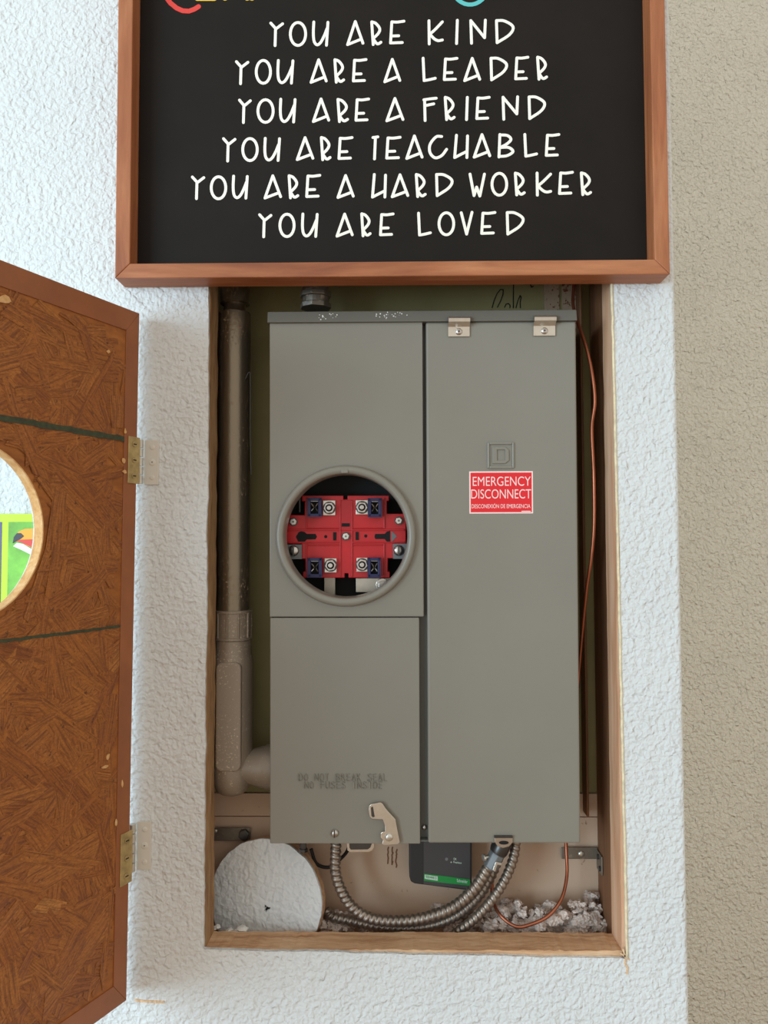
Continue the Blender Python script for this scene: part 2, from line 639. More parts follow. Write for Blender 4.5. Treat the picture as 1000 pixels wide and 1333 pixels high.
trim_1 = build('trim_1', rough_box(xl - 0.036, xl + 0.0006, 0.0051, LIP, zb - 0.03, zt + 0.03, 'z', 60, 0.0008), M['jamb_l'], kind='structure')
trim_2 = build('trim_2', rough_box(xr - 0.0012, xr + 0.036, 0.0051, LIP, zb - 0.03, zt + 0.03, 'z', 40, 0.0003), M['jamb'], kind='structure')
trim_3 = build('trim_3', rough_box(xl - 0.03, xr + 0.03, 0.0051, LIP, zb - 0.05, zb + 0.0012, 'x', 90, 0.0008), M['sillw'], kind='structure')
trim_4 = build('trim_4', rough_box(xl - 0.03, xr + 0.03, 0.0051, BACK, zt - 0.001, zt + 0.03, 'x', 20, 0.0004), M['stud'], kind='structure')
trim_5 = build('trim_5', MB().box(xr + 0.0005, xr + 0.036, LIP + 0.0005, BACK - 0.0035, zfloor, zt - 0.002), M['stud'], kind='structure', bevel=0.002)  # dark wood carries the panel's shade on the deep right jamb
trim_6 = build('trim_6', MB().box(xl - 0.075, xl - 0.037, LIP + 0.0005, BACK - 0.0035, zfloor, zt - 0.002), M['stud'], kind='structure', bevel=0.002)
trim_7 = build('trim_7', MB().box(xl - 0.037, xr + 0.0005, LIP + 0.0005, BACK - 0.0035, zfloor - 0.03, zfloor), M['sillw'], kind='structure', bevel=0.002)
p, q = W(752, 300, 0.1), W(766, 1062, 0.1)
trim_8 = build('trim_8', MB().box(p.x, q.x, BACK - 0.024, BACK, q.z, zt - 0.002), M['stud'], kind='structure', bevel=0.0015)

# torn drywall paper along the cut on the right, as a ragged bead
mb = MB()
pts = []
for k in range(61):
    t = k / 60
    pts.append((xr + 0.003 - 0.0055 * t + rnd.uniform(-0.0004, 0.0004), -0.0002, zb - 0.004 + (zt - zb) * t))
mb.tube(pts, 0.0016, 6)
build('torn_paper_edge', mb, M['paper_edge'], wall_front, smooth='all')
# scuffs in the paint
for pts, wdt in (([(177, 1301.5), (186, 1303), (196, 1303.4), (205, 1304), (213, 1304.2)], 0.0026),
                 ([(811, 1236), (815, 1247), (813.5, 1254), (817, 1260), (816, 1267)], 0.0022),
                 ([(808, 1241), (815, 1245), (819, 1249)], 0.0018)):
    mb = MB()
    stroke_mesh(mb, [[(W(a, b, 0).x, W(a, b, 0).z) for a, b in pts]], wdt, -0.0008, 0.0008)
    build('paint_scuff', mb, M['rust'], wall_front)

# pencil scrawl and paper on the sheathing behind the panel
s5 = lambda a, b: (lambda v: (v.x, v.z))(W(630 + a / 5.555, 360 + b / 5.555, BACK))
mb = MB()
stroke_mesh(mb, [[s5(*c) for c in ln] for ln in (
    [(60, 225), (72, 180), (95, 125), (120, 94), (140, 96), (138, 130), (120, 180), (98, 222)],
    [(150, 222), (160, 200), (178, 196), (190, 210), (188, 226)],
    [(215, 50), (213, 130), (213, 226)],
    [(232, 226), (246, 175), (262, 138), (270, 150), (262, 190), (264, 226)],
    [(335, 55), (345, 78), (358, 70)])], 0.0013, BACK - 0.0006, BACK + 0.001)
build('pen_scrawl', mb, M['ink'], wall_back)
for a, b in ((708, 729), (731.5, 754)):
    p, q = W(a, 340, BACK - 0.002), W(b, 440, BACK - 0.002)
    build('paper_strip', MB().box(p.x, q.x, BACK - 0.002, BACK, q.z, p.z), M['paper'], wall_back)

# dirty drips on the lower sheathing
for base in ((505, 1103), (511, 1103), (516, 1106)):
    mb = MB()
    x, y = base
    ln = []
    for k in range(9):
        v = W(x + rnd.uniform(-1, 1), y + k * rnd.uniform(2.2, 3.2), BACK - 0.003)
        ln.append((v.x, v.z))
    stroke_mesh(mb, [ln], 0.0018, BACK - 0.0034, BACK - 0.0025)
    build('dirt_drip', mb, M['stud'], wall_back_lower)

# ------------------------------------------------------------------ framed sign
SF, SB, SBOARD = -0.034, -0.0015, -0.0085
sx0, sx1 = W(149.5, 350, SF).x, W(872.5, 350, SF).x
sz0 = W(510, 359.5, SF).z
sz1 = sz0 + 0.62
rw = 0.0172
sign = thing('framed_sign', ((sx0 + sx1) / 2, SB, sz0), 'black wood-framed affirmation board with white lettering above the meter panel', 'sign')
bi0, bi1 = sx0 + rw, sx1 - rw


def rail(poly_xz, y0, y1, mat):
    mb = MB().prism(poly_xz, y0, y1)
    return build('frame_rail', mb, mat, sign, bevel=0.0012, segs=2)


rail([(sx0, sz0), (sx1, sz0), (bi1, sz0 + rw), (bi0, sz0 + rw)], SF, SB, M['frame_h'])
rail([(sx0, sz1), (sx1, sz1), (bi1, sz1 - rw), (bi0, sz1 - rw)], SF, SB, M['frame_h'])
rail([(sx0, sz0), (sx0, sz1), (bi0, sz1 - rw), (bi0, sz0 + rw)], SF, SB, M['frame_v'])
rail([(sx1, sz0), (sx1, sz1), (bi1, sz1 - rw), (bi1, sz0 + rw)], SF, SB, M['frame_v'])
board = build('board', MB().box(bi0 + 0.0002, bi1 - 0.0002, SBOARD, SB - 0.001, sz0 + rw + 0.0002, sz1 - rw - 0.0002), M['chalk'], sign)


def arc(cx, cy, rx, ry, a0, a1, n=16):
    return [(cx + rx * math.cos(math.radians(a0 + (a1 - a0) * k / n)), cy + ry * math.sin(math.radians(a0 + (a1 - a0) * k / n))) for k in range(n + 1)]


def bez(*pts):
    return [(p.x, p.y) for p in smooth_path([(a, b, 0) for a, b in pts], 5)]


GLYPH = {
    'Y': [[(0.0, 0.99), (0.40, 0.76)], [(1.0, 0.96), (0.40, 0.72), (0.36, 0.0)]],
    'O': [arc(0.5, 0.5, 0.5, 0.5, 75, 435, 26)],
    'U': [bez((0.03, 1.0), (0.0, 0.50), (0.06, 0.16), (0.26, 0.02), (0.50, 0.12), (0.74, 0.40), (0.94, 0.72)), [(1.0, 0.98), (0.90, 0.0)]],
    'A': [[(0.0, 0.0), (0.50, 1.0), (1.0, 0.06)], [(0.0, 0.0), (0.90, 0.24)]],
    'R': [[(0.0, 0.97), (0.16, 0.0)], bez((0.0, 0.99), (0.45, 0.92), (0.86, 0.70), (0.74, 0.50), (0.16, 0.26)), bez((0.16, 0.26), (0.46, 0.08), (0.70, 0.03), (1.0, 0.10))],
    'E': [bez((1.0, 0.98), (0.5, 0.94), (0.12, 0.95)), [(0.12, 0.95), (0.03, 0.04), (0.88, 0.06)], [(0.08, 0.34), (0.62, 0.35)]],
    'K': [[(0.08, 1.0), (0.10, 0.0)], bez((1.0, 0.95), (0.5, 0.62), (0.14, 0.42)), bez((0.14, 0.42), (0.45, 0.22), (0.72, 0.14), (1.0, 0.17))],
    'I': [[(0.75, 1.0), (0.25, 0.0)]],
    'N': [[(0.05, 0.98), (0.10, 0.0)], [(0.05, 0.98), (0.95, 0.24)], [(1.0, 1.0), (0.95, 0.24)]],
    'D': [[(0.02, 0.97), (0.06, 0.0)], bez((0.02, 0.97), (0.50, 0.95), (1.0, 0.70), (0.80, 0.36), (0.06, 0.0))],
    'L': [[(0.06, 1.0), (0.14, 0.02)], bez((0.14, 0.02), (0.55, 0.06), (1.0, 0.12))],
    'F': [[(0.06, 0.92), (0.10, 0.0)], bez((0.0, 0.92), (0.5, 0.96), (1.0, 0.99)), [(0.10, 0.66), (0.80, 0.74)]],
    'T': [[(0.0, 0.97), (1.0, 1.0)], [(0.50, 0.97), (0.32, 0.0)]],
    'C': [bez((0.72, 0.98), (0.40, 0.96), (0.06, 0.62), (0.06, 0.25), (0.35, 0.02), (0.72, 0.12), (1.0, 0.40))],
    'H': [[(0.14, 1.0), (0.0, 0.0)], [(0.0, 0.0), (0.95, 0.28)], [(1.0, 0.97), (0.95, 0.0)]],
    'B': [[(0.10, 1.0), (0.04, 0.0)], bez((0.10, 0.98), (0.62, 0.95), (0.86, 0.78), (0.58, 0.58), (0.12, 0.42)), bez((0.12, 0.42), (0.70, 0.42), (1.0, 0.24), (0.60, 0.06), (0.04, 0.02))],
    'W': [[(0.0, 0.98), (0.28, 0.02), (0.46, 0.40), (0.68, 0.0), (1.0, 0.98)]],
    'V': [[(0.0, 0.98), (0.50, 0.02), (1.0, 1.0)]],
}
LINES = [  # letters with their left and right edges, then baseline and cap height at both ends of the line
    ('YOUAREKIND', [(350.6, 370), (376, 400), (406, 429), (450.6, 474.6), (482, 498), (506, 528), (555, 578), (592, 596.5), (610, 634), (644, 670)], (350, 61.5, 34), (670, 57.5, 34)),
    ('YOUAREALEADER', [(305.8, 324.8), (331.6, 354.2), (359.8, 383.4), (403, 426.8), (434, 449.5), (457.6, 478.6), (499, 522.6), (547.9, 568.7), (576, 597), (603, 626.7), (636.9, 661.5), (669, 689.4), (698, 713.7)], (306, 111, 33.5), (713, 105, 33.5)),
    ('YOUAREAFRIEND', [(309.8, 328), (333.8, 357.7), (363, 386.2), (406, 430), (438, 454.6), (461, 482), (501.7, 526.7), (549.9, 570), (577.7, 593.4), (605, 611), (618.3, 639), (652, 676), (686.5, 711)], (310, 161.5, 33.5), (711, 156.5, 33.5)),
    ('YOUARETEACHABLE', [(289, 308), (314, 337), (342.8, 366), (385, 409.4), (416.4, 431.8), (438.8, 460.4), (483.6, 494), (501, 523), (527.6, 551.6), (556.6, 583.5), (590, 610.8), (615.4, 639.8), (647, 670), (680.4, 700.7), (708.8, 729.7)], (289, 211.5, 33), (730, 205.5, 33)),
    ('YOUAREAHARDWORKER', [(248.4, 267.4), (273, 296), (301.6, 324), (343, 367.4), (374.4, 389.8), (396.8, 418.4), (438, 462), (483, 504), (508.7, 533), (540, 555.7), (566, 590.5), (610, 632.8), (638.6, 661.8), (669, 684.7), (695.8, 719), (726, 747.4), (755, 771)], (248, 261, 33), (771, 255, 33)),
    ('YOUARELOVED', [(336, 354.8), (362.4, 385), (391.8, 415), (436.8, 460.7), (469, 484), (492.9, 513.9), (542, 562.4), (569.6, 592.8), (598.6, 616.6), (624.7, 646.5), (658, 683)], (336, 310, 33), (683, 307, 33)),
]
YL = SBOARD - 0.0004
for text, spans, (xa, ya, ha), (xb, yb, hb) in LINES:
    for ch, (x0, x1) in zip(text, spans):
        x0, x1 = x0 + 2.0, x1 - 2.0
        if x1 - x0 < 2:
            x1 = x0 + 2
        t = ((x0 + x1) / 2 - xa) / (xb - xa)
        base = ya + (yb - ya) * t - 2.0 + rnd.uniform(-0.5, 0.5)
        hh = ha + (hb - ha) * t - 4.0 + rnd.uniform(-0.5, 0.5)
        lines = []
        for ln in GLYPH[ch]:
            lines.append([(lambda v: (v.x, v.z))(W(x0 + (x1 - x0) * u, base - hh * w, YL)) for u, w in ln])
        mb = stroke_mesh(MB(), lines, S(3.7, YL), YL, SBOARD + 0.0002)
        build('letter', mb, M['letter'], sign, recalc=False)


def big_letter(lines, wid, mat):
    mb = stroke_mesh(MB(), [[(lambda v: (v.x, v.z))(W(a, b, YL)) for a, b in ln] for ln in lines], S(wid, YL), YL, SBOARD + 0.0002)
    build('letter', mb, mat, sign, recalc=False)


big_letter([[(258.5, 8.5), (253, 12), (246, 14.5), (238, 14), (230, 10.5), (222, 4), (216, -4), (211, -16), (209, -30), (212, -48), (222, -62), (238, -70), (254, -66)]], 6.5, M['red_paint'])
big_letter([[(257, -2.5), (257, -60)], [(257, -2.5), (279, -2.5)], [(257, -32), (275, -32)], [(257, -60), (279, -60)]], 7.5, M['yellow_paint'])
big_letter([[(293, -3), (293, -60), (306, -30), (320, -60), (322, -3)]], 8, M['yellow_paint'])
big_letter([[(328, -3), (330, -60), (346, -50), (346, -34), (331, -28)]], 8, M['yellow_paint'])
big_letter([arc(612, -26, 26, 32, 20, 340, 30)], 5.5, M['teal_paint'])

# ------------------------------------------------------------------ meter and breaker panel
TILT = math.radians(1.15)
PBOT = W(553, 1098, 0.021)
panel = thing('meter_panel', PBOT, 'tall grey steel meter and breaker panel set into the wall recess', 'electrical panel', shift=False)
panel.rotation_euler = (TILT, 0, 0)
RI = Matrix.Rotation(-TILT, 3, 'X')


def Q(px, py, off=0.0):                # panel coordinates of a photo point on the face (off = depth behind the face)
    c = RI @ (CAM - PBOT)
    d = RI @ ray(px, py)
    h = c + d * ((off - c.y) / d.y)
    return h.x, h.z


def qrect(x0, y0, x1, y1, off=0.0):
    xm, ym = (x0 + x1) / 2, (y0 + y1) / 2
    return Q(x0, ym, off)[0], Q(x1, ym, off)[0], Q(xm, y1, off)[1], Q(xm, y0, off)[1]


def qbox(mb, x0, y0, x1, y1, front, back):
    a, b, c, d = qrect(x0, y0, x1, y1, front)
    return mb.box(a, b, front, back, c, d)


def qs(px_len, off=0.0):
    return Q(500 + px_len, 700, off)[0] - Q(500, 700, off)[0]


ax0, ax1, az0, az1 = qrect(350.5, 404, 752, 1098.5)
dep = 0.092
t = 0.0018
mb = MB()
mb.box(ax0 + .001, ax1 - .001, dep - t, dep, az0 + .001, az1 - .001)
mb.box(ax0 + .001, ax0 + .001 + t, 0.004, dep, az0 + .001, az1 - .001)
mb.box(ax1 - .001 - t, ax1 - .001, 0.004, dep, az0 + .001, az1 - .001)
mb.box(ax0 + .001, ax1 - .001, 0.004, dep, az0 + .001, az0 + .001 + t)
mb.box(ax0 + .001, ax1 - .001, 0.004, dep, az1 - .003, az1 - .001)
build('enclosure', mb, M['panel_dark'], panel)
# divider seen in the slot between cover and door
gx0, gx1, _, _ = qrect(541, 700, 562, 710, 0.012)
build('divider_strip', MB().box(gx0, gx1, 0.012, 0.030, az0 + .003, az1 - .004), M['panel_dark'], panel)
# top cap
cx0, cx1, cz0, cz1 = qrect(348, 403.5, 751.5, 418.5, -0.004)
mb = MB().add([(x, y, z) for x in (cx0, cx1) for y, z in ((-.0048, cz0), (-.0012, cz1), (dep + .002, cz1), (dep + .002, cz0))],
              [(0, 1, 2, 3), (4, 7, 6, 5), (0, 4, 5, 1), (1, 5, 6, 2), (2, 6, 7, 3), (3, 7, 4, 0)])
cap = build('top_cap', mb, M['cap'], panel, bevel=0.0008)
mb = MB()
for k in range(38):
    cx, cy, sp = rnd.choice(((500, 411, 14), (515, 409, 16), (430, 410, 10), (422, 412, 5)))
    x, z = Q(cx + rnd.gauss(0, sp * .6), min(416, max(405.5, cy + rnd.gauss(0, 2.5))), -0.004)
    r = rnd.uniform(.0003, .0009)
    mb.cyl_y(x, z, r, -0.0036 - .0012 + .0036 * (z - cz0) / (cz1 - cz0) - .0002, -0.0008, 6)
o = build('dust_specks', mb, M['plaster_edge'], cap)
o['kind'] = 'stuff'
# hub on top, hidden half behind the sign
hx, hz = Q(411, 402, 0.035)
mb = MB()
for r, z0, z1 in ((.0195, 0.0, .006), (.0165, .006, .014), (.020, .014, .020), (.0165, .020, .060)):
    nn = 24 if r < .019 else 8
    mb.tube([(hx, 0.035, hz + z0), (hx, 0.035, hz + z1)], r, nn)
build('conduit_hub', mb, M['strap'], panel, bevel=0.0008)


def cover_with_hole(x0, x1, z0, z1, cx, cz, r, y0, y1, n=72):
    angs = [2 * math.pi * k / n for k in range(n)]
    for X in (x0, x1):
        for Z in (z0, z1):
            angs.append(math.atan2(Z - cz, X - cx) % (2 * math.pi))
    angs = sorted(angs)
    inn, out = [], []
    for a in angs:
        c, s = math.cos(a), math.sin(a)
        k = min([(x1 - cx) / c if c > 1e-9 else 1e9, (x0 - cx) / c if c < -1e-9 else 1e9, (z1 - cz) / s if s > 1e-9 else 1e9, (z0 - cz) / s if s < -1e-9 else 1e9])
        inn.append((cx + r * c, cz + r * s))
        out.append((cx + k * c, cz + k * s))
    m = len(angs)
    vs = [(x, y0, z) for x, z in inn] + [(x, y0, z) for x, z in out] + [(x, y1, z) for x, z in inn] + [(x, y1, z) for x, z in out]
    fs = []
    for i in range(m):
        j = (i + 1) % m
        fs += [(i, j, m + j, m + i), (2 * m + i, 3 * m + i, 3 * m + j, 2 * m + j), (m + i, m + j, 3 * m + j, 3 * m + i), (i, 2 * m + i, 2 * m + j, j)]
    return MB().add(vs, fs)


mcx, mcz = Q(450.3, 697.5)
R_OUT, R_IN = qs(91.0), qs(80.5)
ux0, ux1, uz0, uz1 = qrect(351, 418.5, 552, 803)
ux1 = (Q(552.5, 430)[0] + Q(549.5, 800)[0]) / 2
ucov = build('meter_cover', cover_with_hole(ux0, ux1, uz0, uz1, mcx, mcz, R_IN + .001, 0.0, 0.008), M['panel'], panel, bevel=0.0012)
lx0, lx1, lz0, lz1 = qrect(351.5, 804, 546.5, 1098.5, 0.0012)
lcov = build('lower_cover', MB().box(lx0, lx1, 0.0012, 0.009, lz0, lz1), M['panel'], panel, bevel=0.0012)
dx0, dx1, dz0, dz1 = qrect(556, 418.5, 753, 1098)
door = build('breaker_door', MB().box(dx0, dx1, 0.0, 0.010, dz0, dz1), M['panel'], panel, bevel=0.0024, segs=3)
# meter ring: a rolled bead standing proud of the cover
prof = []
rm, rb = (R_OUT + R_IN) / 2, (R_OUT - R_IN) / 2
prof.append((R_OUT + 0.0012, 0.0))
for k in range(11):
    a = math.pi * k / 10
    prof.append((rm + rb * math.cos(a), -0.0045 - 0.0048 * math.sin(a)))
prof += [(R_IN, 0.022), (R_IN + 0.001, 0.022), (R_IN + 0.001, 0.001)]
ring = build('meter_ring', MB().lathe_y(mcx, mcz, prof, 96), M['panel'], panel, smooth=True)
sx, sz = Q(449, 614, -0.006)
build('ring_notch', MB().box(sx - .004, sx + .004, -.0100, -.004, sz - .002, sz + .003), M['panel'], ring, bevel=.0008)

# socket inside
DB = 0.040                                   # face of the red block
Z5 = lambda a, b: (350 + a / 4.762, 590 + b / 4.762)


def zrect(mb, a0, b0, a1, b1, front, back):
    x0, y0 = Z5(a0, b0)
    x1, y1 = Z5(a1, b1)
    return qbox(mb, x0, y0, x1, y1, front, back)


bx = qrect(360, 600, 541, 792, 0.07)
build('socket_backing', MB().box(ax0 + .004, qrect(541, 700, 545, 710, .02)[1], 0.080, 0.0895, bx[2] - .02, bx[3] + .02), M['black_in'], panel)
mb = MB()
pl = [(205, 262), (462, 262), (462, 285), (488, 285), (488, 262), (745, 262), (745, 296), (732, 296), (732, 375), (850, 375), (850, 560), (772, 560), (772, 652), (738, 652), (738, 735), (750, 735), (750, 772),
      (494, 772), (494, 745), (470, 745), (470, 772), (212, 772), (212, 735), (226, 735), (226, 655), (205, 655), (205, 562), (105, 562), (105, 383), (222, 383), (222, 298), (205, 298)]
mb.prism([Q(*Z5(a, b), DB) for a, b in pl], DB, DB + 0.026)
block = build('socket_block', mb, M['red_plastic'], panel, bevel=0.0007)
# raised mouldings: centre spine, cross bar edges, frames round the four bays
for (a0, b0, a1, b1) in ((440, 290, 447, 765), (512, 290, 519, 765), (118, 470, 440, 480), (519, 470, 840, 480), (118, 548, 440, 556), (519, 548, 840, 556),
                         (232, 276, 240, 468), (712, 276, 720, 468), (232, 560, 240, 765), (712, 560, 720, 765), (240, 462, 440, 468), (519, 462, 712, 468), (240, 566, 440, 572), (519, 566, 712, 572)):
    mb = MB()
    zrect(mb, a0, b0, a1, b1, DB - 0.0022, DB + 0.001)
    build('moulded_rib', mb, M['red_plastic'], block, bevel=0.0005)
mb = MB()
zrect(mb, 447, 290, 512, 480, DB - 0.0012, DB + 0.001)
build('centre_spine', mb, M['red_deep'], block, bevel=0.0004)
# openings and slots
for poly in ([(185, 490), (200, 484), (222, 488), (236, 500), (290, 500), (299, 517), (290, 534), (236, 534), (222, 548), (200, 553), (180, 545), (168, 518)],
             [(660, 500), (718, 500), (732, 486), (752, 480), (752, 553), (732, 548), (718, 532), (660, 532), (655, 516)]):
    mb = MB().prism([Q(*Z5(a, b), DB) for a, b in poly], DB - 0.0004, DB + 0.002)
    build('keyhole', mb, M['hole_black'], block)
for (a0, b0, a1, b1) in ((399, 490, 418, 540), (538, 488, 557, 538), (452, 434, 502, 455)):
    mb = MB()
    zrect(mb, a0, b0, a1, b1, DB - 0.0016, DB + 0.001)
    build('slot', mb, M['hole_black'], block)
for a, b, r in ((353, 517, 10), (601, 513, 10)):
    x, z = Q(*Z5(a, b), DB)
    build('pin_hole', MB().cyl_y(x, z, qs(r / 4.762, DB), DB - 0.0004, DB + .001, 12), M['hole_black'], block)
x, z = Q(*Z5(773, 516), DB)
build('keyhole_tab', MB().prism([Q(*Z5(a, b), DB) for a, b in ((760, 480), (794, 515), (760, 552))], DB - .0006, DB + .001), M['greyplate'], block)


def hexagon(cx, cz, r, rot=0.3):
    return [(cx + r * math.cos(rot + k * math.pi / 3), cz + r * math.sin(rot + k * math.pi / 3)) for k in range(6)]


def jaw(a0, b0, a1, b1):
    mb = MB()
    x0, y0 = Z5(a0, b0)
    x1, y1 = Z5(a1, b1)
    X0, X1, Z0, Z1 = qrect(x0, y0, x1, y1, DB - .014)
    w = (X1 - X0)
    h = (Z1 - Z0)
    mb.box(X0, X0 + w * .22, DB - .014, DB + .001, Z0, Z1)
    mb.box(X1 - w * .22, X1, DB - .014, DB + .001, Z0, Z1)
    mb.box(X0, X1, DB - .014, DB + .001, Z1 - h * .16, Z1)
    mb.box(X0, X1, DB - .014, DB + .001, Z0, Z0 + h * .16)
    j = build('meter_jaw', mb, M['blue'], block, bevel=.0005)
    mb = MB()
    mb.box(X0 + w * .22, X1 - w * .22, DB - .006, DB + .001, Z0 + h * .1, Z1 - h * .1)
    build('jaw_well', mb, M['hole_black'], block)
    mb = MB()
    for sgn in (-1, 1):
        xm = (X0 + X1) / 2
        pts = [(xm + sgn * w * .24, DB - .013, Z0 + h * .3), (xm + sgn * w * .10, DB - .011, Z0 + h * .42), (xm + sgn * w * .06, DB - .008, Z0 + h * .5), (xm + sgn * w * .10, DB - .011, Z0 + h * .58), (xm + sgn * w * .24, DB - .013, Z0 + h * .72)]
        mb.tube(pts, .0007, 6)
    mb.box(X0 + w * .25, X1 - w * .25, DB - .0125, DB - .011, Z0 + h * .82, Z1 - h * .08)
    build('jaw_spring', mb, M['steel'], block)


for r in ((240, 278, 325, 392), (617, 280, 698, 395), (240, 650, 328, 768), (615, 648, 693, 768)):
    jaw(*r)
for (a0, b0, a1, b1) in ((335, 292, 412, 385), (540, 290, 615, 380), (345, 652, 420, 740), (545, 648, 612, 735)):
    mb = MB()
    zrect(mb, a0, b0, a1, b1, DB - 0.004, DB + 0.001)
    build('lug_plate', mb, M['zinc'], block, bevel=.0004)
    x, z = Q(*Z5((a0 + a1) / 2, (b0 + b1) / 2), DB - .009)
    mb = MB().prism(hexagon(x, z, .0072, rnd.uniform(0, 1)), DB - .009, DB - .004)
    build('nut_dark_ring', MB().cyl_y(x, z, .0080, DB - .0050, DB - .004, 24), M['dark_fit'], block)  # added dark ring, gives the flatly reflecting nut a shaded outline
    n_ = build('lug_nut', mb, M['steel'], block, bevel=.0006)
    build('nut_bore', MB().cyl_y(x, z, .0046, DB - .0093, DB - .009, 20), M['hole_black'], block)
    build('stud_end', MB().cyl_y(x, z, .0028, DB - .0115, DB - .009, 14), M['steel'], block, bevel=.0004)
for a, b in ((152, 425), (806, 418), (478, 515)):
    x, z = Q(*Z5(a, b), DB - .003)
    build('screw_dark_ring', MB().cyl_y(x, z, .0052, DB - .0022, DB, 20), M['dark_fit'], block)  # dark ring added under the pale head as painted shade for contrast
    build('hex_screw', MB().prism(hexagon(x, z, .0042, .2), DB - .005, DB - .0022), M['zinc'], block, bevel=.0004)
    build('screw_socket', MB().cyl_y(x, z, .0013, DB - .0053, DB - .005, 8), M['greyplate'], block)
for (a0, b0, a1, b1), (sa, sb) in (((85, 566, 205, 657), (152, 605)), ((770, 560, 868, 655), (806, 603))):
    mb = MB()
    zrect(mb, a0, b0, a1, b1, DB - 0.003, DB - 0.001)
    tab = build('ground_tab', mb, M['greyplate'], block, bevel=.0003)
    x, z = Q(*Z5(sa, sb), DB - .006)
    mb = MB().dome_y(x, z, .0068, DB - .003, .004, 20)
    build('round_screw', mb, M['steel'], block, smooth=True)
    mb = MB().box(x - .0010, x + .0010, DB - .0074, DB - .0055, z - .0058, z + .0058)
    build('screw_slot', mb, M['dark_fit'], block)
mb = MB()
zrect(mb, 540, 774, 756, 862, DB + .004, DB + .008)
build('neutral_bar', mb, M['alu'], panel, bevel=.0005)
x, z = Q(*Z5(703, 815), DB)
mb = MB().cyl_y(x, z, .0078, DB - .001, DB + .004, 24)
mb.prism(hexagon(x, z, .0052, .5), DB - .004, DB - .001)
build('neutral_bolt', mb, M['steel'], panel, bevel=.0005)
mb = MB()
zrect(mb, 343, 768, 412, 930, DB + .018, DB + .024)
build('bus_strip', mb, M['alu'], panel, bevel=.0005)
mb = MB()
zrect(mb, 188, 225, 196, 365, DB + .012, DB + .016)
build('lead_strip', mb, M['greyplate'], panel)

# clips holding the door at the top
for (x0, y0, x1, y1), (sx_, sy_) in (((583.5, 412, 611.5, 438), (597.5, 431.5)), ((694.5, 410.5, 723, 437), (709, 430.5))):
    a0, a1, c0, c1 = qrect(x0, y0, x1, y1, -.002)
    h = c1 - c0
    prof = [(-.0005, c1), (-.008, c1 - h * .06), (-.0105, c1 - h * .18), (-.0095, c1 - h * .34), (-.0045, c1 - h * .46), (-.0025, c1 - h * .52), (-.0022, c0 + .0015), (-.0022, c0)]
    th = .0012
    mb = MB()
    m_ = len(prof)
    vs = [(a0, y, z) for y, z in prof] + [(a1, y, z) for y, z in prof] + [(a0, y + th, z) for y, z in prof] + [(a1, y + th, z) for y, z in prof]
    fs = []
    for i in range(m_ - 1):
        fs += [(i, i + 1, m_ + i + 1, m_ + i), (2 * m_ + i, 3 * m_ + i, 3 * m_ + i + 1, 2 * m_ + i + 1), (i, 2 * m_ + i, 2 * m_ + i + 1, i + 1), (m_ + i, m_ + i + 1, 3 * m_ + i + 1, 3 * m_ + i)]
    fs += [(0, m_, 3 * m_, 2 * m_), (m_ - 1, 3 * m_ - 1, 4 * m_ - 1, 2 * m_ - 1)]
    clip = build('door_clip', mb.add(vs, fs), M['nickel'], panel, bevel=.0003, segs=1)
    x, z = Q(sx_, sy_, -.003)
    build('screw', MB().dome_y(x, z, .0042, -.0022, .0022, 16), M['steel'], clip, smooth=True)
    build('screw_hole', MB().cyl_y(x, z, .0013, -.0046, -.0040, 6), M['dark_fit'], clip)

# square emblem pressed into the door
def frame_poly(mb, ox0, ox1, oz0, oz1, w, y0, y1):
    mb.box(ox0, ox0 + w, y0, y1, oz0, oz1)
    mb.box(ox1 - w, ox1, y0, y1, oz0, oz1)
    mb.box(ox0 + w, ox1 - w, y0, y1, oz0, oz0 + w)
    mb.box(ox0 + w, ox1 - w, y0, y1, oz1 - w, oz1)


e0, e1, f0, f1 = qrect(634.5, 576, 669.5, 609.5)
mb = MB()
frame_poly(mb, e0, e1, f0, f1, .0026, -.0020, .001)
emblem = build('pressed_emblem', mb, M['panel'], door, bevel=.0008)
mb = MB()
w_, h_ = e1 - e0, f1 - f0
D_ = [(.18, .18), (.66, .18), (.80, .30), (.80, .70), (.66, .82), (.18, .82)]
inn = [(.36, .30), (.64, .30), (.66, .34), (.66, .68), (.64, .72), (.36, .72)]
vs = [(e0 + w_ * a, -.0019, f0 + h_ * b) for a, b in D_ + inn] + [(e0 + w_ * a, .001, f0 + h_ * b) for a, b in D_ + inn]
fs = []
for i in range(6):
    j = (i + 1) % 6
    fs += [(i, j, 6 + j, 6 + i), (i, 12 + i, 12 + j, j), (6 + i, 6 + j, 18 + j, 18 + i)]
build('pressed_letter', mb.add(vs, fs), M['panel'], door, bevel=.0005)

# sticker
a0, a1, c0, c1 = qrect(611, 613.5, 694, 668.5)
mb = MB()
r = .0012
build('sticker_border', MB().box(a0, a1, -.00025, .0005, c0, c1), M['sticker_w'], door)
sticker = build('warning_sticker', MB().box(a0 + .0016, a1 - .0016, -.0004, .0005, c0 + .0016, c1 - .0016), M['sticker'], door)
for txt, x0, x1, yt, yb, bo in (('EMERGENCY', 615.5, 691, 620.5, 632.5, -.004), ('DISCONNECT', 613.5, 691.5, 637, 649, -.004), ('DESCONEXIÓN DE EMERGENCIA', 614, 690.5, 655, 661.5, 0)):
    A, B, Cc, Dd = qrect(x0, yt, x1, yb)
    build('sticker_text', font_part(txt, A, Cc, B - A, Dd - Cc, -.00055, .0003, bo), M['sticker_w'], door)
A, B, Cc, Dd = qrect(679, 665, 691, 666.2)
build('sticker_text', MB().box(A, B, -.0005, 0, Cc, Dd), M['sticker_w'], door)

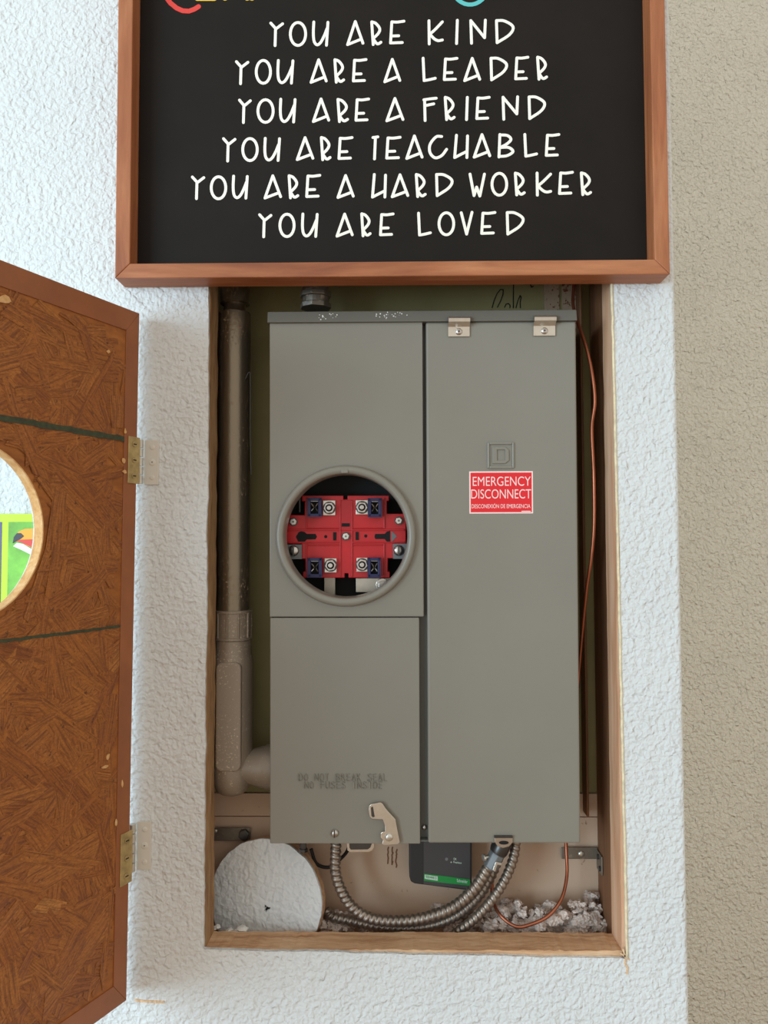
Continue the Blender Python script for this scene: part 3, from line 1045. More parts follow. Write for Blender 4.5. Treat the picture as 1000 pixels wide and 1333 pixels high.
# pressed lettering on the lower cover
for txt, x0, x1, yt, yb in (('DO NOT BREAK SEAL', 388.5, 504, 1007.5, 1017), ('NO FUSES INSIDE', 396, 497.5, 1018, 1027)):
    words = txt.split(' ')
    tot = len(txt)
    k = 0
    A, B, Cc, Dd = qrect(x0, yt, x1, yb)
    adv = (B - A) / (tot - .25)
    for ch in txt:
        if ch != ' ':
            ww = adv * (.28 if ch == 'I' else .72)
            off = adv * .22 if ch == 'I' else 0
            build('pressed_text', font_part(ch, A + k * adv + off, Cc, ww, Dd - Cc, -.0003, .0016, -0.022), M['panel'], lcov)
        k += 1

# screw and latch on the lower cover
x, z = Q(435.3, 1086, -.003)
mb = MB().dome_y(x, z, .0048, .0012, .0042, 18)
sc = build('cover_screw', mb, M['steel'], panel, smooth=True)
build('screw_slot', MB().box(x - .0007, x + .0007, -.0036, -.0015, z - .0042, z + .0042), M['dark_fit'], sc)
Z4 = lambda a, b: (370 + a / 5.882, 990 + b / 5.882)
pl = [(652, 348), (664, 336), (735, 322), (752, 330), (785, 378), (852, 452), (868, 540), (886, 628), (870, 642), (765, 650), (750, 640), (757, 612), (740, 592), (740, 560), (752, 546), (772, 546), (772, 500), (756, 452), (672, 447), (656, 432), (647, 380)]
mb = MB().prism([Q(*Z4(a, b), -.0045) for a, b in pl], -.0045, -.0028)
latch = build('seal_latch', mb, M['nickel'], panel, bevel=.0005)
build('latch_slot', MB().prism([Q(*Z4(a, b), -.0046) for a, b in ((664, 360), (680, 352), (694, 430), (680, 436), (668, 425))], -.0047, -.004), M['dark_fit'], latch)
x, z = Q(*Z4(802, 588), -.005)
build('rivet', MB().dome_y(x, z, .0048, -.0045, .0026, 18), M['zinc'], latch, smooth=True)
build('latch_post', MB().cyl_y(x, z, .0030, -.0028, .002, 12), M['steel'], latch)
# hasp tab below the cover
mb = MB()
frame_pts = [(478, 618), (690, 622), (690, 668), (672, 692), (652, 702), (505, 704), (485, 690)]
mb.prism([Q(*Z4(a, b), .006) for a, b in frame_pts], .006, .0085)
tab = build('hasp_tab', mb, M['nickel'], panel, bevel=.0006)
build('hasp_recess', MB().prism([Q(*Z4(a, b), .005) for a, b in ((498, 634), (672, 636), (660, 668), (640, 682), (510, 684), (500, 670))], .0055, .0062), M['dark_fit'], tab)
# hasp at the door foot
sgo = qrect(643, 1089, 668, 1103, -.002)
mb = MB()
pts = [Q(*c, -.003) for c in ((643.5, 1090), (667.5, 1090), (667.5, 1097), (663, 1102), (655, 1104), (648, 1102), (644, 1096))]
tab = build('door_hasp', mb.prism(pts, -.003, -.0012), M['steel'], panel, bevel=.0005)
x, z = Q(656, 1097, -.0032)
mb = MB()
mb.prism([(x + .0058 * math.cos(a), z + .0022 * math.sin(a)) for a in [k * math.pi / 8 for k in range(16)]], -.0034, -.0028)
build('hasp_hole', mb, M['hole_black'], tab)
mb = MB()
qbox(mb, 643.5, 1088.5, 667.5, 1091, -.0036, -.001)
build('hasp_lip', mb, M['dark_fit'], tab)
x, z = Q(552.5, 1077.5, .009)
build('divider_screw', MB().dome_y(x, z, .0032, .012, .004, 14), M['steel'], panel, smooth=True)
x, z = Q(395, 1100, .04)
mb = MB().tube([(x, .04, z + .012), (x, .04, z - .004)], .004, 12)
mb.tube([(x, .04, z - .004), (x, .04, z - .008)], .0055, 6)
build('ground_stud', mb, M['dark_fit'], panel, bevel=.0004)

# ------------------------------------------------------------------ rigid conduit at the left
PY = 0.068
ptop, pcol, pb = W(305, 395, PY), W(304.5, 797, PY), W(303, 1030, PY)
cxp = (ptop.x + pb.x) / 2
conduit = thing('rigid_conduit', (cxp, PY, pb.z), 'dusty steel conduit pipe with elbow body running down left of the panel', 'conduit')


def vlathe(mb, x, y, prof, n=40):      # prof: (radius, z)
    vs, fs = [], []
    m = len(prof)
    for i in range(n):
        a = 2 * math.pi * i / n
        for r, z in prof:
            vs.append((x + r * math.cos(a), y + r * math.sin(a), z))
    for i in range(n):
        j = (i + 1) % n
        for k in range(m - 1):
            fs.append((i * m + k, i * m + k + 1, j * m + k + 1, j * m + k))
    return mb.add(vs, fs)


rp = S(21.5, PY)
zpt = W(305, 409, PY).z
mb = vlathe(MB(), cxp, PY, [(rp * .0, W(305, 800, PY).z), (rp, W(305, 800, PY).z), (rp, zpt)])
build('pipe', vlathe(MB(), cxp, PY, [(rp, W(305, 800, PY).z), (rp, zpt)]), M['pipe'], conduit, smooth=True)
mb = vlathe(MB(), cxp, PY, [(rp * .98, zpt - .001), (rp * .72, zpt + .001), (rp * .66, zpt + .004), (rp * .66, zpt + .012), (rp * .9, zpt + .013), (rp * .9, zt)])
build('upper_pipe', mb, M['pipe'], conduit, smooth=True)
z0, z1 = W(304, 832, PY).z, W(304, 794, PY).z
rc = S(24.2, PY)
mb = vlathe(MB(), cxp, PY, [(rp, z1 + .0002), (rc, z1), (rc, z1 - .003), (rc * .95, z1 - .0035), (rc * .95, z0 + .0035), (rc, z0 + .003), (rc, z0), (rp, z0 - .0002)])
cpl = build('coupling', mb, M['lb'], conduit, smooth=True)
for k in range(10):
    a = 2 * math.pi * k / 10 + .2
    mb = MB()
    x, y = cxp + rc * .96 * math.cos(a), PY + rc * .96 * math.sin(a)
    mb.tube([(x, y, z0 + .003), (x, y, z1 - .003)], .0013, 6)
    build('coupling_rib', mb, M['lb'], cpl)
zlow = W(303, 1034, PY).z
rl = S(26.0, PY)
prof = [(rp * 1.02, z0), (rl * .90, z0 - .001), (rl * .90, z0 - .018), (rl, z0 - .026), (rl, zlow + .030)]
for k in range(1, 9):
    a = math.pi / 2 * k / 8
    prof.append((max(1e-5, rl * math.cos(a) ** .55), zlow + .030 - .030 * math.sin(a)))
lb = build('elbow_body', vlathe(MB(), cxp, PY, prof), M['lb'], conduit, smooth=True)
# flat cover plate with rounded corners on the body
mb = MB()
zc0, zc1 = W(303, 1005, PY - rl).z, W(303, 862, PY - rl).z
hw = rl * .62
pl = []
for (cx_, cz_, a0) in ((cxp + hw - .008, zc1 - .008, 0), (cxp - hw + .008, zc1 - .008, 90), (cxp - hw + .008, zc0 + .008, 180), (cxp + hw - .008, zc0 + .008, 270)):
    for k in range(5):
        a = math.radians(a0 + 22.5 * k)
        pl.append((cx_ + .008 * math.cos(a), cz_ + .008 * math.sin(a)))
mb.prism(pl, PY - rl * 1.02, PY - rl * .7)
build('elbow_cover', mb, M['lb'], lb, bevel=.002, segs=3)
zh = W(338, 998, PY).z
xe = ax0 + PBOT.x
rh = S(26, PY)
mb = MB()
mb.tube([(cxp + rl * .35, PY, zh), (cxp + rl * .9, PY, zh), (xe - .016, PY, zh), (xe - .014, PY, zh), (xe - .0004, PY, zh)], [rh * .75, rh * .82, rh * 1.0, rh * 1.0, rh * 1.0], 32)
build('side_hub', mb, M['lb'], lb, smooth=True)
mb = MB()
mb.tube([(xe - .012, PY, zh), (xe - .0003, PY, zh)], rh * 1.07, 32)
build('hub_collar', mb, M['lb'], lb, smooth=True)
# thin loose tie wire hanging beside the pipe
tw = [W(*c, PY - .012) for c in ((318, 498), (322, 488), (325, 485), (326, 495), (326, 560), (327, 618))]
build('tie_wire', MB().tube(smooth_path(tw, 6), .0006, 6), M['dark_fit'], label='thin wire tail hanging beside the dark conduit pipe', cat='wire')

# ------------------------------------------------------------------ flexible metal conduits
def flex(pts, r, label, grp=None):
    path = resample(smooth_path([W(*p) for p in pts], 24), .0008)
    pitch = .0068

    def rf(d, a):
        u = (d / pitch + a / (2 * math.pi)) % 1.0
        return r * (0.70 + 0.33 * math.sin(math.pi * u) ** .65)
    mb = MB().tube(path, r, 14, True, rf)
    return build('flexible_conduit', mb, M['flex'], smooth='all', label=label, cat='conduit', group=grp, recalc=False)


flex([(438, 1090, .060), (437, 1112, .060), (437, 1135, .060), (444, 1158, .060), (458, 1180, .060), (482, 1195, .059), (515, 1199, .058), (552, 1195, .057), (590, 1181, .054), (618, 1156, .050), (633, 1133, .046), (640, 1120, .044)],
     .0068, 'ribbed steel flexible conduit looping from under the round screw to the angled connector')
flex([(424, 1184, .085), (432, 1193, .083), (455, 1198, .079), (500, 1207, .074), (550, 1207, .072), (590, 1194, .071), (620, 1170, .070), (638, 1143, .069), (650, 1112, .068), (652, 1090, .067)],
     .0064, 'darker flexible conduit lying lowest, emerging from behind the round cutout')
flex([(672, 1086, .052), (671, 1103, .052), (667, 1122, .052), (657, 1146, .053), (640, 1172, .055), (620, 1194, .058), (600, 1210, .062), (585, 1222, .066)],
     .0060, 'flexible conduit dropping from right of the connector behind the wooden sill')

# connector
cp = W(643, 1118, .044)
conn = thing('cable_connector', (cp.x, cp.y, cp.z - .012), 'angled metal clamp connector under the breaker door', 'connector')
top, mid, low = W(655, 1096, .044), W(648, 1110, .044), W(638, 1130, .044)
ax = (mid - low).normalized()
mb = MB().tube([top + Vector((0, 0, .004)), top, mid + ax * .004, mid], [.0095, .0108, .0112, .0100], 24)
build('connector_hub', mb, M['dark_fit'], conn, smooth=True)
mb = MB().tube([mid, mid - ax * .003, low + ax * .002, low], [.0094, .0098, .0094, .0086], 8)
build('clamp_body', mb, M['greyplate'], conn, bevel=.0008)
s0 = W(632, 1116, .040)
mb = MB().tube([s0 + Vector((.006, .003, 0)), s0], .0020, 10)
mb.tube([s0, s0 - Vector((.003, .001, 0))], .0040, 14)
build('clamp_screw', mb, M['zinc'], conn, bevel=.0005)
mb = MB().prism([(W(*c, .035).x, W(*c, .035).z) for c in ((641, 1132), (645, 1121), (653, 1123), (652.5, 1126), (647.5, 1125), (644.5, 1134))], .033, .041)
build('clamp_ear', mb, M['zinc'], conn, bevel=.0005)

# ------------------------------------------------------------------ surge device under the panel
DY = 0.080
DTOP = 1077.0
d0, d1 = W(533, 1080, DY), W(614, 1150, DY)
dev = thing('surge_protector', ((d0.x + d1.x) / 2, DY, d1.z), 'black plastic surge device with a green band hanging behind the panel bottom', 'device')


def dpoly(cs, y):
    return [(W(a, b, y).x, W(a, b, y).z) for a, b in cs]


body = dpoly([(533, DTOP), (533, 1141), (535, 1148), (540, 1150.5), (607, 1159), (612, 1158.5), (614.5, 1155), (614.5, DTOP)], DY)
bo = build('case', MB().prism(body, DY, BACK - .004), M['dev_body'], dev, bevel=.0015, segs=3)
build('face_plate', MB().prism(dpoly([(551.5, DTOP + 1), (551.5, 1151), (612, 1157.5), (612, DTOP + 1)], DY - .0012), DY - .0012, DY + .001), M['dev_face'], dev)
g = DY - .0018
build('green_band', MB().prism(dpoly([(552, 1137), (612, 1145), (612, 1153), (552, 1146.5)], g), g, DY), M['dev_green'], dev)
gb = DY - .0022
build('brand_plate', MB().prism(dpoly([(553, 1138.5), (570, 1141), (570, 1146.5), (553, 1144)], gb), gb, DY), M['dev_print'], dev)


def skew_text(txt, x0, x1, yl, yr, hpx, y, mat, bold=.01):
    v0, v1 = W(x0, yl, y), W(x1, yr, y)
    mb = font_part(txt, v0.x, 0, v1.x - v0.x, S(hpx, y), y, .0002, bold)
    k = (v1.z - v0.z) / (v1.x - v0.x)
    mb.v = [(a, b, c + v0.z + (a - v0.x) * k) for a, b, c in mb.v]
    return build('device_text', mb, mat, dev)


skew_text('SQUARE D', 554.5, 568.5, 1143, 1145.3, 3.4, gb - .0003, M['dev_green'])
skew_text('Schneider', 595, 609, 1148.2, 1150, 4.0, gb, M['dev_print'])
fy = DY - .0015
skew_text('OK', 590.5, 594.5, 1119.5, 1120, 2.8, fy, M['dev_print'])
skew_text('Replace', 590.5, 601, 1124, 1125.3, 3.0, fy, M['dev_print'])
v = W(581.5, 1118.5, fy)
build('status_light', MB().cyl_y(v.x, v.z, .0019, fy, DY, 14), M['greyplate'], dev)
v = W(587.5, 1122.5, fy)
mb = MB().box(v.x - .001, v.x + .001, fy, DY, v.z - .0003, v.z + .0003)
mb.box(v.x - .0003, v.x + .0003, fy, DY, v.z - .001, v.z + .001)
build('status_mark', mb, M['dev_print'], dev)

# ------------------------------------------------------------------ copper wires and the thin black lead
def wire(pts, r, mat, label):
    path = smooth_path([W(*p) for p in pts], 10)
    return build('copper_wire' if mat == 'copper' else 'black_lead', MB().tube(path, r, 10), M[mat], smooth='all', label=label, cat='wire', recalc=False)


wire([(744, 345, .080), (747, 372, .075), (746, 395, .070), (752, 419, .055), (763, 451, .042), (771, 487, .034), (774.5, 523, .032), (770.5, 558, .034), (773, 616, .032), (773.5, 680, .034), (770, 725, .040), (764, 766, .050), (757, 837, .068), (752, 900, .078)],
     .0021, 'copper', 'bare copper wire bowing along the dark gap right of the panel')
wire([(641, 1122, .080), (640.5, 1150, .080), (642, 1172, .079), (652, 1192, .064), (672, 1206, .055), (692, 1203, .053), (714, 1192, .054), (731, 1170, .062), (738, 1140, .076), (737.5, 1110, .086), (736.5, 1085, .088)],
     .0021, 'copper', 'bare copper wire loop hanging over the fluffy insulation below the panel')
wire([(405, 1105, .085), (412, 1124, .085), (428, 1129, .085), (441, 1120, .083), (452, 1108, .080), (458, 1090, .078)],
     .0022, 'ink' if False else 'ink', 'thin black lead sagging behind the left flexible conduit')

# ------------------------------------------------------------------ brackets
bl = thing('mounting_strap', (W(300, 1092, .1).x, .108, W(300, 1096, .108).z), 'dusty steel strap with a hex bolt behind the left of the recess', 'bracket')
a, b = W(272, 1078, .108), W(326, 1095, .108)
build('strap_plate', MB().box(a.x, b.x, .108, .1105, b.z, a.z), M['strap'], bl, bevel=.0008)
v = W(317.5, 1087, .104)
mb = MB().prism(hexagon(v.x, v.z, .0072, .25), .102, .108)
build('hex_bolt', mb, M['dark_fit'], bl, bevel=.0008)
v = W(280.5, 1082, .107)
build('rivet', MB().dome_y(v.x, v.z, .0025, .108, .0015, 12), M['zinc'], bl, smooth=True)
br = thing('mounting_bracket', (W(757, 1110, .1).x, .108, W(757, 1118, .108).z), 'flat zinc bracket screwed to the stud at the lower right of the recess', 'bracket')
a, b = W(731, 1103.5, .108), W(773, 1118.5, .108)
xj = xr + .0005
build('bracket_plate', MB().box(a.x, xj - .0012, .108, .1105, b.z, a.z), M['strap'], br, bevel=.0008)
build('bracket_wing', MB().box(xj - .0025, xj - .0005, .086, .1105, b.z - .012, a.z - .003), M['strap'], br, bevel=.0008)
v = W(757, 1112, .107)
build('screw', MB().dome_y(v.x, v.z, .0042, .108, .002, 14), M['zinc'], br, smooth=True)
for zz, yy in ((a.z - .008, .100), (b.z - .006, .094)):
    mb = MB().tube([(xj - .0025, yy, zz), (xj - .0042, yy, zz)], .0032, 12)
    build('screw', mb, M['dark_fit'], br)

# ------------------------------------------------------------------ round cutout resting behind the sill
def disc_thing():
    c = W(345.5, 1173, .072)
    R = S(75.5, .072)
    root = thing('round_cutout', (c.x, c.y, c.z - R), 'round white textured cutout disc with a small hole standing behind the sill', 'disc', shift=False)
    root.location = c
    root.rotation_euler = (math.radians(-6), 0, math.radians(-13))
    n = 90
    rim = []
    w = 0
    for k in range(n):
        w = .6 * w + rnd.uniform(-.0006, .0006)
        rim.append(R + w)
    rim[-1] = rim[0] = R
    pol = [(rim[k] * math.cos(2 * math.pi * k / n), rim[k] * math.sin(2 * math.pi * k / n)) for k in range(n)]
    build('osb_core', MB().prism([(x * .992, z * .992) for x, z in pol], .0042, .0165), M['sillw'], root)
    # painted face with a ragged bolt hole
    hx, hz = .002, -.0085
    hol = []
    for k in range(n):
        a = 2 * math.pi * k / n
        rr = .0034 * (1 + .35 * math.sin(3 * a + 1) + .2 * math.sin(7 * a))
        hol.append((hx + rr * math.cos(a), hz + rr * math.sin(a)))
    vs = [(x, 0, z) for x, z in hol] + [(x, 0, z) for x, z in pol] + [(x, .004, z) for x, z in hol] + [(x, .004, z) for x, z in pol]
    fs = []
    for i in range(n):
        j = (i + 1) % n
        fs += [(i, j, n + j, n + i), (2 * n + i, 3 * n + i, 3 * n + j, 2 * n + j), (n + i, n + j, 3 * n + j, 3 * n + i), (i, 2 * n + i, 2 * n + j, j)]
    build('painted_face', MB().add(vs, fs), M['stucco_disc'], root)
    build('hole_shade_plug', MB().cyl_y(hx, hz, .0045, .0041, .0060, 12), M['hole_black'], root)  # black plug behind the opening, painting the shade inside the hole


disc_thing()

# crumbs of wall board beside the disc
for k, (px, py, r) in enumerate(((282, 1207, .0045), (299, 1211, .0045), (316, 1209, .0065), (308, 1212, .0035))):
    v = W(px, py, .052)
    bm = bmesh.new()
    bmesh.ops.create_icosphere(bm, subdivisions=2, radius=r)
    for w in bm.verts:
        w.co = w.co * rnd.uniform(.75, 1.2)
        w.co.z *= .6
    mb = MB().add([tuple(w.co + v) for w in bm.verts], [tuple(x.index for x in f.verts) for f in bm.faces])
    bm.free()
    build('plaster_crumb', mb, M['plaster_edge'], label=('pale plaster crumb in the left corner of the sill below the disc', 'flat pale plaster crumb between two others below the disc', 'largest pale plaster crumb, rightmost below the white disc', 'smallest pale plaster crumb tucked beside the largest one')[k], cat='debris', group='plaster crumbs in front of the disc')

# ------------------------------------------------------------------ loose insulation
def fluff(name, spots, label):
    mb = MB()
    bm = bmesh.new()
    bmesh.ops.create_icosphere(bm, subdivisions=3, radius=1)
    base = [v.co.copy() for v in bm.verts]
    faces = [tuple(x.index for x in f.verts) for f in bm.faces]
    bm.free()
    for (px, py, Y, spread, n, size) in spots:
        for k in range(max(3, n * 2 // 3)):
            gx, gy = (max(-1.25, min(1.25, rnd.gauss(0, 1))) for _ in range(2))
            c = W(px + gx * spread, py + gy * spread * .55, Y + rnd.uniform(-.012, .012))
            s = size * rnd.uniform(.55, 1.5)
            off = Vector((rnd.uniform(0, 50), rnd.uniform(0, 50), rnd.uniform(0, 50)))
            st = Vector((rnd.uniform(.7, 1.4), rnd.uniform(.6, 1.0), rnd.uniform(.6, 1.1)))
            vs = []
            for b in base:
                q = 1 + .75 * mnoise.noise(b * 1.6 + off) + .45 * mnoise.noise(b * 4.5 + off) + rnd.uniform(-.10, .10)
                vs.append(tuple(c + Vector((b.x * st.x, b.y * st.y, b.z * st.z)) * (s * q)))
            mb.add(vs, faces)
    o = build(name, mb, M['fluff'], label=label, cat='insulation', kind='stuff', recalc=False)
    return o


fluff('loose_insulation', [(640, 1212, .085, 14, 34, .0055), (690, 1212, .080, 16, 44, .0055), (714, 1184, .096, 9, 30, .0056), (706, 1206, .075, 13, 34, .0060), (740, 1206, .080, 15, 46, .0056), (765, 1190, .096, 10, 32, .0054), (772, 1206, .085, 14, 40, .0052), (660, 1186, .100, 16, 30, .0052), (725, 1210, .082, 30, 40, .0050), (600, 1200, .100, 18, 26, .0050), (565, 1180, .108, 7, 10, .0035), (772, 1168, .104, 5, 16, .0042), (680, 1196, .090, 22, 40, .0034), (745, 1192, .092, 22, 50, .0036), (705, 1210, .080, 40, 60, .0034), (640, 1206, .090, 20, 30, .0034), (782, 1210, .082, 6, 16, .0036)],
      'clumps of pinkish grey loose fibre insulation in the right of the recess floor')
fluff('loose_insulation', [(445, 1200, .095, 12, 26, .0048), (430, 1208, .085, 10, 18, .0045), (470, 1205, .100, 16, 18, .0042)],
      'few grey insulation tufts between the round disc and the steel conduits')

# ------------------------------------------------------------------ hatch door of strand board
HY = -0.021
H = W(180, 408, HY)
zt_d = H.z
ang = math.radians(245.6)
zb_d = W(164, 1302, HY).z
hx_ = W(164, 1302, HY).x
LEAN = math.atan2(W(181, 408, HY).x - hx_, zt_d - zb_d)
hatch = thing('hatch_door', (hx_, HY, zb_d), 'open brown strand-board hatch door with a round hole, hinged at left of the recess', 'door', shift=False)
HM = Matrix.Rotation(LEAN, 3, 'Y') @ Matrix.Rotation(ang, 3, 'Z')
hatch.rotation_euler = HM.to_euler()
HR = HM.transposed()
DH = zt_d - zb_d
DW = 0.50


def Hq(px, py, off=0.0):               # hatch coordinates (along, up) of a photo point on its inner face
    c = HR @ (CAM - Vector((hx_, HY, zb_d)))
    d = HR @ ray(px, py)
    h = c + d * ((off - c.y) / d.y)
    return h.x, h.z


hc = (0.2176, Hq(30, 690)[1])
# fit the round hole through three points of its rim
P1, P2, P3 = Hq(0, 585), Hq(57, 690), Hq(0, 795)
def circ(a, b, c):
    ax_, ay, bx_, by, cx_, cy = *a, *b, *c
    d = 2 * (ax_ * (by - cy) + bx_ * (cy - ay) + cx_ * (ay - by))
    ux = ((ax_ ** 2 + ay ** 2) * (by - cy) + (bx_ ** 2 + by ** 2) * (cy - ay) + (cx_ ** 2 + cy ** 2) * (ay - by)) / d
    uy = ((ax_ ** 2 + ay ** 2) * (cx_ - bx_) + (bx_ ** 2 + by ** 2) * (ax_ - cx_) + (cx_ ** 2 + cy ** 2) * (bx_ - ax_)) / d
    return (ux, uy), math.hypot(ux - ax_, uy - ay)
hc, hr = circ(P1, P2, P3)


def hatch_slab(y0, y1, r, inset=0.0):
    return cover_with_hole(inset, DW - inset, inset, DH - inset, hc[0], hc[1], r, y0, y1, 96)


core = build('strand_board', hatch_slab(-0.012, -0.0006, hr), M['osb_base'], hatch)
build('hole_edge', MB().lathe_y(hc[0], hc[1], [(hr + .0004, -.0004), (hr - .0008, -.0006), (hr - .0007, -.0125), (hr + .001, -.0125)], 96), M['cut_osb'], hatch, smooth=True)
build('plaster_skin', hatch_slab(-0.0165, -0.0122, hr + .0015), M['stucco'], hatch)
# strands
TW = 0.025
vs, fs, uvs, tones = [], [], [], []
area = [(TW * .8 - .002, DW - .004), (TW - .002, DH - TW + .002)]
count = 0
for k in range(4200):
    u = rnd.random()
    ln = rnd.uniform(.035, .12) if u > .25 else rnd.uniform(.012, .04)
    wd = rnd.uniform(.008, .032) if u > .25 else rnd.uniform(.003, .010)
    if k < 500:
        ln, wd = rnd.uniform(.07, .13), rnd.uniform(.018, .04)
    cx, cz = rnd.uniform(0.02, DW), rnd.uniform(.02, DH - .02)
    a = rnd.gauss(0.15, .75) if rnd.random() < .6 else rnd.uniform(0, math.pi)
    ca, sa = math.cos(a), math.sin(a)
    def corner(s, t):
        return (cx + ca * s - sa * t, cz + sa * s + ca * t)
    cs = [corner(-ln / 2 + rnd.uniform(0, .2) * ln, -wd / 2), corner(ln / 2, -wd / 2 + rnd.uniform(0, .3) * wd), corner(ln / 2 - rnd.uniform(0, .25) * ln, wd / 2), corner(-ln / 2, wd / 2 - rnd.uniform(0, .3) * wd)]
    ok = all(area[0][0] < x < area[0][1] and area[1][0] < z < area[1][1] for x, z in cs)
    if ok:
        for i in range(4):
            p, q = Vector(cs[i]), Vector(cs[(i + 1) % 4])
            for t in (0, .25, .5, .75):
                if ((p + (q - p) * t) - Vector(hc)).length < hr + .0012:
                    ok = False
    if ok and (Vector((cx, cz)) - Vector(hc)).length < hr:
        ok = False
    if not ok:
        continue
    y = -0.0005 + .0011 * k / 4200
    b = len(vs)
    for (x, z) in cs:
        vs.append((x, y + rnd.uniform(0, .0004), z))
    fs.append((b, b + 1, b + 2, b + 3))
    ou, ov = rnd.uniform(0, 9), rnd.uniform(0, 9)
    uvs.append([(ou, ov), (ou + ln, ov), (ou + ln, ov + wd), (ou, ov + wd)])
    tones.append(min(1, max(0, rnd.gauss(.48, .11))))
me = bpy.data.meshes.new('wood_strands')
me.from_pydata(vs, [], fs)
ul = me.uv_layers.new(name='UVMap')
att = me.attributes.new('tone', 'FLOAT', 'FACE')
for i, p in enumerate(me.polygons):
    for li, uvc in zip(p.loop_indices, uvs[i]):
        ul.data[li].uv = uvc
    att.data[i].value = tones[i]
me.materials.append(M['osb'])
so = bpy.data.objects.new('wood_strands', me)
so.parent = hatch
so['kind'] = 'stuff'
COL.objects.link(so)


def hpiece(name, poly, y0, y1, mat, parent=hatch, bevel=.0006):
    mb = MB().prism(poly, y0, y1)
    return build(name, mb, M[mat], parent, bevel=bevel)


hpiece('edge_trim', [(0, 0), (0, DH), (TW * .80, DH - TW), (TW * .80, TW)], 0.0008, -0.011, 'trim_brown')
hpiece('edge_trim', [(0, DH), (DW, DH), (DW - TW, DH - TW), (TW * .80, DH - TW)], 0.0008, -0.011, 'trim_brown')
hpiece('edge_trim', [(0, 0), (DW, 0), (DW - TW, TW), (TW * .80, TW)], 0.0008, -0.011, 'trim_brown')
hpiece('edge_trim', [(DW, 0), (DW, DH), (DW - TW, DH - TW), (DW - TW, TW)], 0.0008, -0.011, 'trim_brown')
# green guide lines printed on the board
for y0, y1, wdt in ((573, 542, .0062), (815, 834, .0030)):
    za = (Hq(160, y0)[1] + Hq(1, y1)[1]) / 2
    top_, bot_ = [], []
    for k in range(60):
        x = TW * .82 + (DW - TW - .02) * k / 59
        if math.hypot(x - hc[0], za - hc[1]) < hr + .002:
            continue
        top_.append((x, za + wdt / 2 + rnd.uniform(-.0006, .0006)))
        bot_.append((x, za - wdt / 2 + rnd.uniform(-.0006, .0006)))
    hpiece('guide_line', top_ + bot_[::-1], .0013, .0010, 'green_mark', bevel=0)
# splintered flecks of bare wood and plaster near the edges
for px, py, w_, h_ in ((160, 600, 3, 7), (161, 614, 4, 4), (162, 562, 2, 7), (139, 985, 4, 6), (136, 998, 6, 3), (158, 1020, 2, 8), (150, 1070, 2, 8), (5, 390, 8, 10), (140, 458, 3, 4), (57, 692, 3, 5)):
    x, z = Hq(px, py)
    a, b = S(w_, -.1), S(h_, -.1)
    pl = [(x + a * math.cos(q) * rnd.uniform(.6, 1.3), z + b * math.sin(q) * .6 * rnd.uniform(.6, 1.3)) for q in [k * math.pi / 4 for k in range(8)]]
    if math.hypot(x - hc[0], z - hc[1]) > hr + .003:
        hpiece('bare_fleck', pl, .0017, .0009, 'cut_osb', bevel=0)


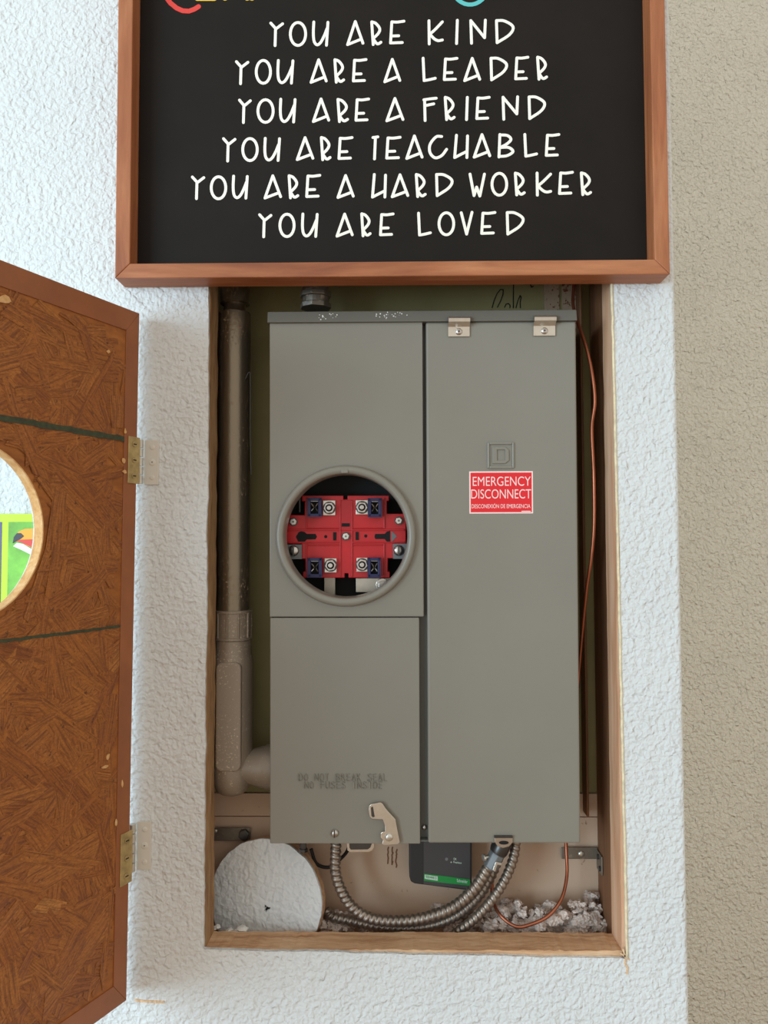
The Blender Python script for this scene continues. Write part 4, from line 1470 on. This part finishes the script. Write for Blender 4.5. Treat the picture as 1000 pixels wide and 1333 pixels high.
def hinge(zt_, zb_, dz0, dz1, shut):
    # hinge: barrel, painted wall leaf, brass door leaf; each with screws
    y0, y1 = zt_, zb_
    za, zb2 = W(195, y0, -.002).z, W(195, y1, -.002).z
    xa, xb = shut
    va, vb = W(xa, (y0 + y1) / 2, -.002).x, W(xb, (y0 + y1) / 2, -.002).x
    loc = lambda x, y, z: tuple((HR @ (Vector((x, y, z)) - Vector((hx_, HY, zb_d)))))
    def tr(mb):
        mb.v = [loc(*p) for p in mb.v]
        return mb
    leaf = build('hinge', tr(MB().box(va, vb, -.0022, -.0002, zb2, za)), M['hinge_paint'], hatch, bevel=.0005)
    xm = (va + vb) / 2 + .001
    for k, f in enumerate((.16, .5, .84)):
        z = za + (zb2 - za) * f
        r = .0040 if k == 1 else .0030
        s_ = build('hinge_screw', tr(MB().dome_y(xm, z, r, -.0022, .0012, 16)), M['hinge_paint'], leaf)
        build('screw_recess', tr(MB().prism([(xm - .001, z + .0008), (xm + .0012, z + .0008), (xm, z - .0010)], -.0035, -.0031)), M['dark_fit' if k == 1 else 'hinge_paint'], leaf)
    xk = va - .0032
    n = 5
    for k in range(n):
        a = za + (zb2 - za) * (k / n + .012)
        b = za + (zb2 - za) * ((k + 1) / n - .012)
        build('hinge_knuckle', tr(MB().tube([(xk, -.0085, a), (xk, -.0085, b)], .0038, 14)), M['hinge_pin'], leaf, smooth=True)
    # leaf on the hatch
    zc, zd = za - zb_d + dz0, zb2 - zb_d + dz1
    build('door_leaf', MB().box(-.0035, .0145, .0008, .0022, zd, zc), M['brass'], leaf, bevel=.0004)
    for f in (.16, .5, .84):
        z = zc + (zd - zc) * f
        mb = MB()
        pl = [(.0055 + .0034 * math.cos(q), z + .0034 * math.sin(q)) for q in [k * math.pi / 7 for k in range(14)]]
        build('leaf_screw', MB().prism(pl, .0023, .0031), M['brass'], leaf, bevel=.0004)
        build('leaf_screw_slot', MB().box(.0030, .0080, .0030, .00325, z - .0006, z + .0006), M['hole_black'], leaf)


hinge(573, 631, .0005, -.0005, (188, 206.5))
hinge(1069.5, 1132, -.003, -.006, (178, 196.5))

# ------------------------------------------------------------------ picture on the wall beyond the hatch, glimpsed through its hole
PYW = -0.004
px0, px1 = W(-260, 700, PYW).x, W(92, 700, PYW).x
pz1, pz0 = W(20, 669, PYW).z, W(20, 960, PYW).z
poster = thing('toucan_picture', ((px0 + px1) / 2, PYW, pz0), 'bright lime-bordered jungle picture with a bird, seen through the round door hole', 'picture')
build('backing_sheet', MB().box(px0, px1, PYW, -.0005, pz0, pz1), M['lime'], poster)
b9 = S(9, PYW)
x5, x12 = W(2, 700, PYW).x, W(11, 700, PYW).x
ztop = W(20, 679.5, PYW).z
build('jungle_scene', MB().box(x12, px1 - b9, PYW - .0006, PYW, pz0 + b9, ztop), M['leafy'], poster)
build('purple_scene', MB().box(px0 + b9, x5, PYW - .0006, PYW, pz0 + b9, ztop), M['purple'], poster)
pp = lambda cs, y: [(W(a, b, y).x, W(a, b, y).z) for a, b in cs]
yb1 = PYW - .0010
build('bird_bill', MB().prism(pp([(17, 706), (19, 698), (24, 692), (32, 688.5), (42, 688), (52, 690), (58, 696), (58, 716), (44, 714), (34, 710), (25, 704)], yb1), yb1, PYW), M['orange'], poster)
yb2 = PYW - .0014
build('bill_underside', MB().prism(pp([(20, 704), (28, 702.5), (40, 702), (58, 703), (58, 716), (46, 715), (36, 710), (27, 706)], yb2), yb2, PYW), M['bill_red'], poster)
build('bill_tip', MB().prism(pp([(16.5, 707), (18, 699), (22, 694), (27, 694), (31, 698), (26, 702), (20, 705)], yb2), yb2, PYW), M['bill_black'], poster)
build('bird_breast', MB().prism(pp([(17, 711), (22, 706.5), (30, 708), (40, 714), (46, 720), (52, 732), (40, 722), (28, 716)], yb2), yb2, PYW), M['white_print'], poster)
